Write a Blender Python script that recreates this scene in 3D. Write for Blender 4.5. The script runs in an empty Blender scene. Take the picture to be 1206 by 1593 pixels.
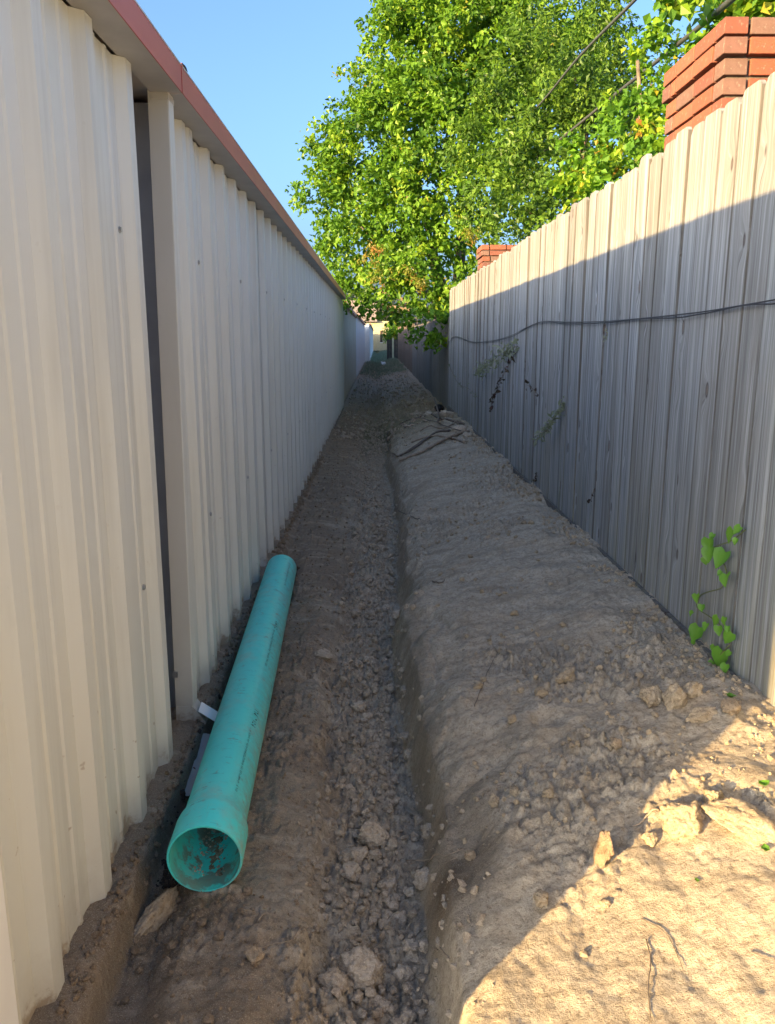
import bpy, bmesh, math, random
import numpy as np
from mathutils import Vector, Matrix, Euler
from mathutils import noise as mnoise

random.seed(7); rng = np.random.default_rng(7)
R = math.radians
scene = bpy.context.scene
COL = scene.collection

# ------------------------------------------------------------------ camera
PITCH, YAW, FPX = R(12.17), R(0.73), 1250.0
cam_d = bpy.data.cameras.new('camera'); cam = bpy.data.objects.new('camera', cam_d); COL.objects.link(cam)
cam.location = (0, 0, 1.3); cam.rotation_euler = (R(90) - PITCH, 0, -YAW)
cam_d.sensor_fit = 'VERTICAL'; cam_d.sensor_height = 36; cam_d.sensor_width = 27.25
cam_d.lens = 36 * FPX / 1593
cam_d.clip_start = 0.05; cam_d.clip_end = 2000
scene.camera = cam

# ------------------------------------------------------------------ light
SUN_EL, SUN_AZ = R(9.0), R(49.0)      # light travels towards (sin az, cos az) and down
w = bpy.data.worlds.new('World'); scene.world = w; w.use_nodes = True
nt = w.node_tree; nt.nodes.clear()
sky = nt.nodes.new('ShaderNodeTexSky'); sky.sky_type = 'NISHITA'; sky.sun_disc = False
sky.sun_elevation = SUN_EL; sky.sun_rotation = math.pi + SUN_AZ
sky.air_density = 0.7; sky.dust_density = 5.0; sky.ozone_density = 3.0
bg = nt.nodes.new('ShaderNodeBackground'); bg.inputs['Strength'].default_value = 0.15
ow = nt.nodes.new('ShaderNodeOutputWorld')
nt.links.new(sky.outputs[0], bg.inputs[0]); nt.links.new(bg.outputs[0], ow.inputs[0])
sd = bpy.data.lights.new('sun', 'SUN'); sun = bpy.data.objects.new('sun', sd); COL.objects.link(sun)
sd.energy = 3.9; sd.angle = R(0.5); sd.color = (1.0, 0.665, 0.27)
ldir = Vector((math.sin(SUN_AZ) * math.cos(SUN_EL), math.cos(SUN_AZ) * math.cos(SUN_EL), -math.sin(SUN_EL)))
sun.rotation_euler = ldir.to_track_quat('-Z', 'Y').to_euler()
sun.location = (-5, -5, 6)
scene.view_settings.view_transform = 'Standard'; scene.view_settings.look = 'None'
scene.view_settings.exposure = 2.1; scene.view_settings.gamma = 1
scene.render.engine = 'CYCLES'
scene.cycles.use_denoising = True
scene.cycles.max_bounces = 6; scene.cycles.diffuse_bounces = 4; scene.cycles.transmission_bounces = 4
scene.cycles.sample_clamp_indirect = 4

# ------------------------------------------------------------------ helpers
CAMM = cam.rotation_euler.to_matrix()
CAMP = Vector(cam.location)
def P(px, py, X=None, Y=None, Z=None, d=None):
    """Point of the place seen at a pixel of the 1206x1593 photograph, on a given plane."""
    r = CAMM @ Vector(((px - 603) / FPX, -(py - 796.5) / FPX, -1))
    if X is not None: t = X / r.x
    elif Y is not None: t = Y / r.y
    elif Z is not None: t = (Z - CAMP.z) / r.z
    else: t = d
    return CAMP + r * t

def tag(o, label=None, cat=None, group=None, kind=None):
    if label: o['label'] = label
    if cat: o['category'] = cat
    if group: o['group'] = group
    if kind: o['kind'] = kind
    return o
def empty(name, loc, label, cat, group=None, rz=0):
    o = bpy.data.objects.new(name, None); o.empty_display_size = 0.1
    COL.objects.link(o); o.location = loc; o.rotation_euler = (0, 0, rz)
    return tag(o, label, cat, group)
def link_mesh(name, me, mat=None, parent=None, loc=None):
    if mat is not None:
        if not me.materials:
            for m in (mat if isinstance(mat, (list, tuple)) else [mat]): me.materials.append(m)
    o = bpy.data.objects.new(name, me); COL.objects.link(o)
    if parent is not None:
        o.parent = parent
        pl = parent; off = Vector((0, 0, 0))
        while pl is not None: off = off + Vector(pl.location); pl = pl.parent
        o.location = (Vector(loc) if loc is not None else Vector((0, 0, 0))) - off if loc is not None else -off
    elif loc is not None: o.location = loc
    return o
def np_mesh(name, V, F, smooth=False, attr=None):
    """V (n,3) array, F (m,k) array with constant k."""
    V = np.asarray(V, dtype=np.float32); F = np.asarray(F, dtype=np.int32)
    me = bpy.data.meshes.new(name)
    me.vertices.add(len(V)); me.vertices.foreach_set('co', V.ravel())
    k = F.shape[1]
    me.loops.add(F.size); me.loops.foreach_set('vertex_index', F.ravel())
    me.polygons.add(len(F))
    me.polygons.foreach_set('loop_start', np.arange(0, F.size, k, dtype=np.int32))
    me.polygons.foreach_set('loop_total', np.full(len(F), k, dtype=np.int32))
    me.polygons.foreach_set('use_smooth', np.full(len(F), smooth, dtype=bool))
    if attr:
        for nm, arr in attr.items():
            a = me.attributes.new(nm, 'FLOAT', 'POINT'); a.data.foreach_set('value', np.asarray(arr, dtype=np.float32))
    me.update(calc_edges=True)
    return me
class MB:
    def __init__(s): s.bm = bmesh.new()
    def box(s, x0, x1, y0, y1, z0, z1, rot=None, cen=None):
        vs = [Vector((x, y, z)) for x in (x0, x1) for y in (y0, y1) for z in (z0, z1)]
        if rot is not None: vs = [cen + rot @ (v - cen) for v in vs]
        b = [s.bm.verts.new(v) for v in vs]
        for f in ((0, 1, 3, 2), (4, 6, 7, 5), (0, 4, 5, 1), (2, 3, 7, 6), (0, 2, 6, 4), (1, 5, 7, 3)):
            s.bm.faces.new([b[i] for i in f])
        return s
    def quad(s, *pts): s.bm.faces.new([s.bm.verts.new(p) for p in pts]); return s
    def poly(s, pts): return s.quad(*pts)
    def prism(s, poly, axis, a, b):
        """extrude a 2D polygon along axis"""
        def mk(p, t):
            if axis == 'x': return (t, p[0], p[1])
            if axis == 'y': return (p[0], t, p[1])
            return (p[0], p[1], t)
        A = [s.bm.verts.new(mk(p, a)) for p in poly]; B = [s.bm.verts.new(mk(p, b)) for p in poly]
        n = len(poly)
        for i in range(n): s.bm.faces.new([A[i], A[(i + 1) % n], B[(i + 1) % n], B[i]])
        s.bm.faces.new(A[::-1]); s.bm.faces.new(B); return s
    def sheet(s, line, z0, z1, n=1):
        """vertical sheet following an XY polyline"""
        prev = None
        for (x, y) in line:
            c = [s.bm.verts.new((x, y, z0 + (z1 - z0) * i / n)) for i in range(n + 1)]
            if prev:
                for i in range(n): s.bm.faces.new([prev[i], c[i], c[i + 1], prev[i + 1]])
            prev = c
        return s
    def tube(s, pts, rad, seg=6, cap=True):
        pts = [Vector(p) for p in pts]; n = len(pts)
        rads = rad if hasattr(rad, '__len__') else [rad] * n
        rings = []
        up = Vector((0.13, 0.21, 0.97))
        for i, p in enumerate(pts):
            t = (pts[min(i + 1, n - 1)] - pts[max(i - 1, 0)]).normalized()
            a = t.cross(up)
            if a.length < 1e-3: a = t.cross(Vector((1, 0, 0)))
            a.normalize(); b = t.cross(a)
            rings.append([s.bm.verts.new(p + (a * math.cos(2 * math.pi * k / seg) + b * math.sin(2 * math.pi * k / seg)) * rads[i]) for k in range(seg)])
        for i in range(n - 1):
            for k in range(seg):
                f = s.bm.faces.new([rings[i][k], rings[i][(k + 1) % seg], rings[i + 1][(k + 1) % seg], rings[i + 1][k]]); f.smooth = True
        if cap: s.bm.faces.new(rings[0][::-1]); s.bm.faces.new(rings[-1])
        return s
    def mesh(s, name):
        bmesh.ops.recalc_face_normals(s.bm, faces=s.bm.faces)
        me = bpy.data.meshes.new(name); s.bm.to_mesh(me); s.bm.free(); return me
    def build(s, name, mat, parent=None): return link_mesh(name, s.mesh(name), mat, parent)
def smooth_path(pts, n=8, wob=0.0):
    pts = [Vector(p) for p in pts]; out = []
    for i in range(len(pts) - 1):
        p0 = pts[max(i - 1, 0)]; p1 = pts[i]; p2 = pts[i + 1]; p3 = pts[min(i + 2, len(pts) - 1)]
        for k in range(n):
            t = k / n
            q = 0.5 * ((2 * p1) + (p2 - p0) * t + (2 * p0 - 5 * p1 + 4 * p2 - p3) * t * t + (3 * p1 - p0 - 3 * p2 + p3) * t ** 3)
            if wob: q = q + Vector((random.uniform(-wob, wob), random.uniform(-wob, wob), random.uniform(-wob, wob)))
            out.append(q)
    out.append(pts[-1]); return out

# ------------------------------------------------------------------ node materials
class NM:
    def __init__(s, name):
        s.m = bpy.data.materials.new(name); s.m.use_nodes = True; s.t = s.m.node_tree; s.n = s.t.nodes
        s.b = s.n['Principled BSDF']; s.b.inputs['Specular IOR Level'].default_value = 0.3
        s.out = s.n['Material Output']
    def N(s, kind, **kw):
        n = s.n.new(kind)
        for k, v in kw.items():
            if k in ('inp',):
                for a, b in v.items(): s.set(n.inputs[a], b)
            else: setattr(n, k, v)
        return n
    def set(s, sock, v):
        if isinstance(v, bpy.types.NodeSocket): s.t.links.new(v, sock)
        else: sock.default_value = v
    def coord(s, out='Object', scale=(1, 1, 1), off=None):
        tc = s.N('ShaderNodeTexCoord')
        mp = s.N('ShaderNodeMapping'); s.t.links.new(tc.outputs[out], mp.inputs[0]); mp.inputs['Scale'].default_value = scale
        if off is not None: s.set(mp.inputs['Location'], off)
        return mp.outputs[0]
    def noise(s, vec, scale, detail=4, rough=0.55, dist=0.0):
        n = s.N('ShaderNodeTexNoise'); s.t.links.new(vec, n.inputs['Vector'])
        n.inputs['Scale'].default_value = scale; n.inputs['Detail'].default_value = detail
        n.inputs['Roughness'].default_value = rough; n.inputs['Distortion'].default_value = dist
        return n.outputs['Fac']
    def ramp(s, fac, stops, interp='LINEAR'):
        r = s.N('ShaderNodeValToRGB'); s.t.links.new(fac, r.inputs[0]); cr = r.color_ramp; cr.interpolation = interp
        while len(cr.elements) < len(stops): cr.elements.new(0.5)
        for e, (p, c) in zip(cr.elements, stops):
            e.position = p; e.color = (c, c, c, 1) if not hasattr(c, '__len__') else (*c[:3], 1)
        return r.outputs[0]
    def mix(s, fac, a, b, mode='MIX'):
        n = s.N('ShaderNodeMix', data_type='RGBA', blend_type=mode)
        s.set(n.inputs[0], fac)
        for sock, v in ((n.inputs[6], a), (n.inputs[7], b)):
            if isinstance(v, (tuple, list)): v = (*v[:3], 1)
            s.set(sock, v)
        return n.outputs[2]
    def math(s, op, a, b=0.0, clamp=False):
        n = s.N('ShaderNodeMath', operation=op); n.use_clamp = clamp; s.set(n.inputs[0], a); s.set(n.inputs[1], b); return n.outputs[0]
    def bump(s, h, strength=0.5, dist=0.01, prev=None):
        n = s.N('ShaderNodeBump'); s.t.links.new(h, n.inputs['Height']); n.inputs['Strength'].default_value = strength
        n.inputs['Distance'].default_value = dist
        if prev is not None: s.t.links.new(prev, n.inputs['Normal'])
        s.t.links.new(n.outputs[0], s.b.inputs['Normal']); return n.outputs[0]
    def col(s, v): s.set(s.b.inputs['Base Color'], v if isinstance(v, bpy.types.NodeSocket) else (*v, 1))
    def rough(s, v): s.set(s.b.inputs['Roughness'], v)
    def sep(s, vec):
        n = s.N('ShaderNodeSeparateXYZ'); s.t.links.new(vec, n.inputs[0]); return n.outputs
    def rand(s): return s.N('ShaderNodeObjectInfo').outputs['Random']
    def attr(s, nm): return s.N('ShaderNodeAttribute', attribute_name=nm).outputs['Fac']

def plain(name, col, rough=0.6, metal=0.0, spec=0.3, var=0.12, sc=6):
    m = NM(name); v = m.coord()
    f = m.noise(v, sc, 5)
    c = m.mix(m.ramp(f, [(0.3, 0.0), (0.7, 1.0)]), tuple(x * (1 - var) for x in col), tuple(min(1, x * (1 + var)) for x in col))
    m.col(c); m.rough(rough); m.b.inputs['Metallic'].default_value = metal; m.b.inputs['Specular IOR Level'].default_value = spec
    return m.m

# dirt ---------------------------------------------------------------
def dirt_mat(name, grey, brown, dark, fine=1.0, clod=False):
    m = NM(name); tc = m.N('ShaderNodeTexCoord'); ge = m.N('ShaderNodeNewGeometry')
    v = ge.outputs['Position']
    n1 = m.noise(v, 2.3, 5, 0.6); n2 = m.noise(v, 14, 6, 0.65); n3 = m.noise(v, 90, 5, 0.7); n4 = m.noise(v, 420, 3, 0.7)
    c = m.mix(m.ramp(n2, [(0.32, 0.0), (0.68, 1.0)]), brown, grey)
    if not clod:
        s = m.sep(v)
        # moist brown soil on the shelf and in the ditch by the wall, dry grey soil on the spoil slope
        wx = m.math('ADD', s[0], m.math('MULTIPLY', m.math('SUBTRACT', n1, 0.5), 0.5))
        side = m.ramp(m.math('ADD', m.math('MULTIPLY', wx, 0.5), 0.5), [(0.34, 1.0), (0.455, 0.0)])
        c = m.mix(m.math('MULTIPLY', side, 0.85), c, (0.215, 0.155, 0.105))
        mp = m.N('ShaderNodeMapping'); m.t.links.new(v, mp.inputs[0]); mp.inputs['Rotation'].default_value = (0, 0, R(-28)); mp.inputs['Scale'].default_value = (3.0, 13.0, 6.0)
        strk = m.noise(mp.outputs[0], 1.0, 6, 0.7, 0.6)
        c = m.mix(m.ramp(strk, [(0.36, 0.55), (0.50, 0.0)]), c, tuple(b * 0.52 for b in brown))
        c = m.mix(m.ramp(strk, [(0.52, 0.0), (0.66, 0.45)]), c, tuple(min(1, g_ * 1.22) for g_ in grey))
        c = m.mix(m.ramp(m.math('MULTIPLY', s[1], 0.02), [(0.20, 0.0), (0.27, 0.75)]), c, m.mix(n2, (0.22, 0.14, 0.09), (0.44, 0.31, 0.21)))
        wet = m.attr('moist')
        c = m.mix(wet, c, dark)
        gr = m.attr('grass')
        c = m.mix(gr, c, m.mix(n2, (0.05, 0.09, 0.02), (0.10, 0.14, 0.04)))
        warm = m.ramp(m.noise(v, 5.0, 3), [(0.55, 0.0), (0.75, 1.0)])
        c = m.mix(m.math('MULTIPLY', warm, 0.35), c, (brown[0] * 1.2, brown[1] * 1.02, brown[2] * 0.85))
    else:
        r = m.rand()
        c = m.mix(m.math('MULTIPLY', r, 0.6), c, tuple(b * 0.7 for b in brown))
    c = m.mix(m.ramp(n3, [(0.30, 0.85), (0.48, 0.0)]), c, dark)
    c = m.mix(m.ramp(m.noise(v, 38, 5, 0.75), [(0.36, 0.6), (0.52, 0.0)]), c, tuple(b * 0.5 for b in brown))
    c = m.mix(m.ramp(n4, [(0.54, 0.0), (0.68, 0.6)]), c, tuple(min(1, g * 1.35) for g in grey))
    m.col(c); m.rough(0.95); m.b.inputs['Specular IOR Level'].default_value = 0.12
    h = m.math('ADD', m.math('MULTIPLY', n3, 0.7), m.math('MULTIPLY', n4, 0.3))
    p = m.bump(m.noise(v, 38, 5, 0.75) if not clod else n2, 0.5, 0.012)
    m.bump(h, 0.9 * fine, 0.008, p)
    return m.m
M = {}
M['dirt'] = dirt_mat('dirt', (0.50, 0.435, 0.34), (0.43, 0.355, 0.26), (0.14, 0.10, 0.065))
M['clod'] = dirt_mat('clod', (0.58, 0.50, 0.40), (0.48, 0.385, 0.28), (0.17, 0.12, 0.08), 0.9, clod=True)
M['dirtlump'] = dirt_mat('dirt_lump', (0.50, 0.415, 0.305), (0.435, 0.34, 0.225), (0.14, 0.10, 0.065), 0.9, clod=True)
M['browncrumb'] = dirt_mat('brown_crumb', (0.34, 0.26, 0.185), (0.26, 0.19, 0.125), (0.11, 0.08, 0.055), 0.9, clod=True)
M['palestone'] = dirt_mat('pale_stone', (0.46, 0.38, 0.28), (0.42, 0.31, 0.20), (0.18, 0.13, 0.085), 0.8, clod=True)
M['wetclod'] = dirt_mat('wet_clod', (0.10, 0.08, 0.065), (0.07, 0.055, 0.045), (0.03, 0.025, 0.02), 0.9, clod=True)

# painted sheet metal --------------------------------------------------
def sheet_metal(name, base, warm, rough=0.42, dirt=0.35):
    m = NM(name); ge = m.N('ShaderNodeNewGeometry'); v = ge.outputs['Position']; s = m.sep(v)
    mp = m.N('ShaderNodeMapping'); m.t.links.new(v, mp.inputs[0]); mp.inputs['Scale'].default_value = (5, 22, 0.7)
    st = m.noise(mp.outputs[0], 1.0, 5, 0.6)
    bl = m.noise(v, 1.6, 4, 0.6)
    c = m.mix(m.ramp(bl, [(0.35, 0.0), (0.7, 1.0)]), base, warm)
    c = m.mix(m.math('MULTIPLY', m.ramp(st, [(0.52, 0.0), (0.75, 1.0)]), dirt), c, tuple(x * 0.62 for x in warm))
    # splashed soil along the bottom edge
    spl = m.math('ADD', s[2], m.math('MULTIPLY', m.math('SUBTRACT', m.noise(v, 11, 6, 0.7), 0.5), -0.30))
    c = m.mix(m.ramp(spl, [(-0.06, 0.85), (0.03, 0.22), (0.15, 0.0)]), c, (0.30, 0.23, 0.16))
    mp3 = m.N('ShaderNodeMapping'); m.t.links.new(v, mp3.inputs[0]); mp3.inputs['Scale'].default_value = (9, 9, 1.1)
    stn = m.noise(mp3.outputs[0], 1.0, 5, 0.65, 0.5)
    c = m.mix(m.math('MULTIPLY', m.ramp(stn, [(0.58, 0.0), (0.72, 0.4)]), 0.8), c, tuple(x * 0.74 for x in warm))
    spk = m.noise(v, 34, 2, 0.5)
    c = m.mix(m.math('MULTIPLY', m.ramp(spk, [(0.72, 0.0), (0.75, 0.8)]), m.ramp(s[2], [(0.1, 1.0), (0.7, 0.1)])), c, (0.30, 0.24, 0.17))
    scr = m.noise(v, 70, 3, 0.7)
    c = m.mix(m.ramp(scr, [(0.74, 0.0), (0.80, 0.5)]), c, (0.35, 0.30, 0.24))
    m.col(c); m.rough(m.ramp(st, [(0.3, rough), (0.8, rough + 0.2)])); m.b.inputs['Specular IOR Level'].default_value = 0.4
    m.bump(m.noise(v, 3.0, 2), 0.08, 0.02)
    return m.m
M['wall'] = sheet_metal('cream_painted_sheet', (0.64, 0.66, 0.63), (0.64, 0.64, 0.58))
M['wall_b'] = sheet_metal('brown_grey_sheet', (0.64, 0.56, 0.45), (0.58, 0.49, 0.38))
M['wall_w'] = sheet_metal('white_sheet', (0.72, 0.72, 0.72), (0.68, 0.68, 0.66))
M['spout'] = sheet_metal('tan_painted_downspout', (0.53, 0.52, 0.48), (0.48, 0.47, 0.42), 0.4)
M['slot'] = plain('slot_shade_grey', (0.34, 0.35, 0.37), 0.5, 0.1)  # shade of the gap beside the downspout, put into a darker grey
M['soffit'] = plain('grey_gutter_underside', (0.42, 0.40, 0.38), 0.5)
M['red'] = plain('red_painted_gutter', (0.50, 0.13, 0.10), 0.4, var=0.10, sc=3)
M['red2'] = plain('red_gutter_far_light', (0.52, 0.19, 0.12), 0.45, var=0.12, sc=3)  # same red paint, the differing light farther along put into its tone
M['lip'] = plain('pale_metal_lip', (0.62, 0.62, 0.62), 0.35, 0.3)
M['steel'] = plain('zinc_screw', (0.42, 0.42, 0.42), 0.35, 0.8)
M['black'] = plain('black_rubber', (0.02, 0.02, 0.022), 0.5)
M['cable'] = plain('grey_cable_sheath', (0.075, 0.08, 0.085), 0.45)
M['wire'] = plain('dark_wire', (0.03, 0.03, 0.035), 0.5)
M['root'] = plain('dry_root', (0.33, 0.26, 0.19), 0.85, var=0.3, sc=30)
M['darkroot'] = plain('dusty_dark_root', (0.16, 0.13, 0.105), 0.9, var=0.3, sc=30)
M['stem'] = plain('green_stem', (0.14, 0.16, 0.06), 0.6)
M['bark'] = plain('bark', (0.17, 0.135, 0.10), 0.9, var=0.4, sc=12)
M['white'] = plain('white_paint', (0.78, 0.78, 0.76), 0.4, var=0.04)
M['roofm'] = plain('roof_shingle', (0.27, 0.22, 0.19), 0.9, var=0.25, sc=30)
M['yellow'] = plain('cream_render', (0.42, 0.38, 0.25), 0.8)
M['darkwood'] = plain('dark_wood', (0.05, 0.04, 0.035), 0.8, var=0.3)

# weathered wood ---------------------------------------------------------
def wood(name, a, b, c_, streak=1.0):
    m = NM(name); r = m.rand()
    cx = m.N('ShaderNodeCombineXYZ'); m.set(cx.inputs[0], m.math('MULTIPLY', r, 31.0)); m.set(cx.inputs[1], m.math('MULTIPLY', r, 57.0)); m.set(cx.inputs[2], m.math('MULTIPLY', r, 23.0))
    tc = m.N('ShaderNodeTexCoord'); ad = m.N('ShaderNodeVectorMath', operation='ADD'); m.t.links.new(tc.outputs['Object'], ad.inputs[0]); m.t.links.new(cx.outputs[0], ad.inputs[1])
    v = ad.outputs[0]
    # knots: sparse cells that bend the grain round them
    vk = m.N('ShaderNodeMapping'); m.t.links.new(v, vk.inputs[0]); vk.inputs['Scale'].default_value = (0.01, 8.5, 3.6)
    vo = m.N('ShaderNodeTexVoronoi'); m.t.links.new(vk.outputs[0], vo.inputs['Vector']); vo.inputs['Scale'].default_value = 1.0; vo.inputs['Randomness'].default_value = 1.0
    kd = vo.outputs['Distance']
    sepc = m.N('ShaderNodeSeparateColor'); m.t.links.new(vo.outputs['Color'], sepc.inputs[0])
    isk = m.ramp(sepc.outputs[0], [(0.58, 1.0), (0.60, 0.0)])
    near = m.math('MULTIPLY', m.ramp(kd, [(0.0, 1.0), (0.42, 0.0)], 'EASE'), isk)
    core = m.math('MULTIPLY', m.ramp(kd, [(0.05, 1.0), (0.09, 0.0)]), isk)
    ring = m.math('MULTIPLY', m.ramp(kd, [(0.05, 0.0), (0.085, 1.0), (0.12, 0.0)]), isk)
    # long grain
    bend = m.N('ShaderNodeCombineXYZ'); m.set(bend.inputs[1], m.math('MULTIPLY', near, 0.035))
    ad2 = m.N('ShaderNodeVectorMath', operation='ADD'); m.t.links.new(v, ad2.inputs[0]); m.t.links.new(bend.outputs[0], ad2.inputs[1])
    g = m.N('ShaderNodeMapping'); m.t.links.new(ad2.outputs[0], g.inputs[0]); g.inputs['Scale'].default_value = (30, 75, 1.3)
    gr = m.noise(g.outputs[0], 1.0, 6, 0.65, 0.3)
    g2 = m.N('ShaderNodeMapping'); m.t.links.new(ad2.outputs[0], g2.inputs[0]); g2.inputs['Scale'].default_value = (20, 26, 0.5)
    gr2 = m.noise(g2.outputs[0], 1.0, 4, 0.6, 0.4)
    blo = m.noise(v, 3.0, 4, 0.6)
    col = m.mix(m.ramp(gr2, [(0.38, 0.0), (0.62, 1.0)]), a, b)
    col = m.mix(m.math('MULTIPLY', m.ramp(blo, [(0.45, 0.0), (0.75, 1.0)]), 0.7), col, c_)
    col = m.mix(m.ramp(gr, [(0.30, 0.9 * streak), (0.50, 0.0)]), col, tuple(x * 0.38 for x in a))
    wn = m.N('ShaderNodeTexWhiteNoise', noise_dimensions='1D'); m.t.links.new(m.math('MULTIPLY', r, 77.7), wn.inputs['W'])
    r2 = wn.outputs['Value']
    col = m.mix(m.math('MULTIPLY', m.ramp(r2, [(0.3, 0.0), (1.0, 1.0)]), 0.8), col, m.mix(1.0, col, (0.50, 0.48, 0.45), 'MULTIPLY'))
    col = m.mix(m.math('MULTIPLY', r, 0.45), col, c_)
    g3 = m.N('ShaderNodeMapping'); m.t.links.new(ad2.outputs[0], g3.inputs[0]); g3.inputs['Scale'].default_value = (12, 150, 2.6)
    crk = m.noise(g3.outputs[0], 1.0, 3, 0.6, 0.2)
    col = m.mix(m.ramp(crk, [(0.30, 0.8), (0.36, 0.0)]), col, (0.06, 0.05, 0.045))
    # darker weathering running down from the tops
    hz = m.sep(tc.outputs['Object'])[2]
    col = m.mix(m.math('MULTIPLY', m.ramp(m.math('ADD', m.math('MULTIPLY', hz, 0.5), m.math('MULTIPLY', gr2, 0.35)), [(0.95, 0.0), (1.12, 1.0)]), 0.45), col, (0.20, 0.18, 0.16))
    col = m.mix(m.ramp(gr, [(0.52, 0.0), (0.68, 0.55)]), col, tuple(min(1, x * 1.3) for x in b))
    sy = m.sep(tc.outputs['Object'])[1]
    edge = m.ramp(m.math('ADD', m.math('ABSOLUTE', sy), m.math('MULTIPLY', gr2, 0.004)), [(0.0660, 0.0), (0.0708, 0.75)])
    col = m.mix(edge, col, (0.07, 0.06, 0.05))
    # algae tint low down on some boards
    s = m.sep(tc.outputs['Object'])
    alg = m.math('MULTIPLY', m.ramp(m.math('MULTIPLY', s[2], 0.5), [(0.02, 0.5), (0.33, 0.0)]), m.ramp(gr2, [(0.45, 0.0), (0.65, 1.0)]))
    col = m.mix(alg, col, (0.20, 0.19, 0.09))
    col = m.mix(m.math('MULTIPLY', core, 0.75), col, (0.16, 0.11, 0.08))
    col = m.mix(m.math('MULTIPLY', ring, 0.85), col, (0.05, 0.035, 0.03))
    m.col(col); m.rough(0.85)
    m.bump(m.math('SUBTRACT', gr, m.math('MULTIPLY', ring, 0.6)), 0.55, 0.004)
    return m.m
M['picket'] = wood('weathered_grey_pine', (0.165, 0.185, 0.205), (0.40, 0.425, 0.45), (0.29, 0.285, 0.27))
M['picket_far'] = wood('lighter_grey_pine', (0.36, 0.36, 0.36), (0.58, 0.58, 0.57), (0.50, 0.46, 0.40))
M['picket_red'] = wood('reddish_cedar', (0.50, 0.30, 0.20), (0.62, 0.42, 0.30), (0.42, 0.30, 0.22))

# brick ---------------------------------------------------------------
def brick_mat():
    m = NM('fired_red_brick'); r = m.rand(); tc = m.N('ShaderNodeTexCoord'); v = tc.outputs['Object']
    n = m.noise(v, 26, 6, 0.7); n2 = m.noise(v, 180, 3, 0.7)
    c = m.ramp(r, [(0.0, (0.33, 0.105, 0.06)), (0.35, (0.27, 0.08, 0.045)), (0.6, (0.15, 0.065, 0.055)), (0.8, (0.22, 0.12, 0.095)), (1.0, (0.16, 0.10, 0.08))])
    c = m.mix(m.ramp(n, [(0.42, 0.0), (0.68, 0.75)]), c, (0.13, 0.075, 0.06))
    c = m.mix(m.ramp(m.noise(v, 60, 4, 0.7), [(0.60, 0.0), (0.72, 0.6)]), c, (0.34, 0.27, 0.21))
    c = m.mix(m.ramp(n2, [(0.62, 0.0), (0.75, 0.5)]), c, (0.12, 0.07, 0.05))
    m.col(c); m.rough(0.85); m.bump(m.math('ADD', n, n2), 0.4, 0.004); return m.m
M['brick'] = brick_mat()
M['mortar'] = plain('sandy_mortar', (0.13, 0.105, 0.085), 0.95, var=0.25, sc=60)

# pipe ----------------------------------------------------------------
def pipe_mat():
    m = NM('green_sewer_pvc'); tc = m.N('ShaderNodeTexCoord'); v = tc.outputs['Object']; s = m.sep(v)
    n = m.noise(v, 5, 4); n2 = m.noise(v, 28, 6, 0.75)
    mp = m.N('ShaderNodeMapping'); m.t.links.new(v, mp.inputs[0]); mp.inputs['Scale'].default_value = (90, 4, 90)
    sc_ = m.noise(mp.outputs[0], 1.0, 5, 0.7)
    mp2 = m.N('ShaderNodeMapping'); m.t.links.new(v, mp2.inputs[0]); mp2.inputs['Scale'].default_value = (10, 90, 10)
    sc2 = m.noise(mp2.outputs[0], 1.0, 4, 0.7)
    c = m.mix(n, (0.055, 0.66, 0.62), (0.09, 0.74, 0.70))
    c = m.mix(m.ramp(sc_, [(0.62, 0.0), (0.74, 0.35)]), c, (0.22, 0.34, 0.28))
    c = m.mix(m.math('MULTIPLY', m.ramp(sc2, [(0.56, 0.0), (0.68, 0.75)]), m.ramp(n2, [(0.50, 0.0), (0.60, 1.0)])), c, (0.06, 0.13, 0.13))
    side = m.ramp(m.math('ADD', m.math('MULTIPLY', s[0], 4.0), 0.5), [(0.62, 0.0), (0.9, 1.0)])
    c = m.mix(m.math('MULTIPLY', side, m.ramp(n2, [(0.35, 0.0), (0.6, 0.65)])), c, (0.34, 0.27, 0.20))
    c = m.mix(m.ramp(n2, [(0.60, 0.0), (0.72, 0.75)]), c, (0.32, 0.26, 0.19))
    c = m.mix(m.ramp(m.noise(v, 9, 5, 0.7), [(0.52, 0.0), (0.70, 0.35)]), c, (0.38, 0.42, 0.34))
    # caked soil inside the mouth
    ins = m.attr('inside')
    cake = m.math('MULTIPLY', ins, m.math('MULTIPLY', m.ramp(m.noise(v, 15, 6, 0.7), [(0.49, 0.0), (0.55, 1.0)]), m.ramp(m.math('ADD', m.math('MULTIPLY', s[2], -5.0), 0.3), [(0.35, 0.0), (0.65, 1.0)])))
    c = m.mix(m.math('MULTIPLY', cake, 0.9), c, (0.20, 0.14, 0.10))
    m.col(c); m.rough(m.ramp(n2, [(0.3, 0.30), (0.7, 0.55)])); m.b.inputs['Specular IOR Level'].default_value = 0.5
    m.bump(n2, 0.06, 0.004); return m.m
M['pipe'] = pipe_mat()
def sheet_plastic():
    m = NM('cloudy_plastic'); m.col(m.mix(m.noise(m.coord(), 14, 5), (0.30, 0.31, 0.33), (0.46, 0.46, 0.46))); m.rough(0.35)
    m.b.inputs['Alpha'].default_value = 0.85; return m.m
M['plastic'] = sheet_plastic()

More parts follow.
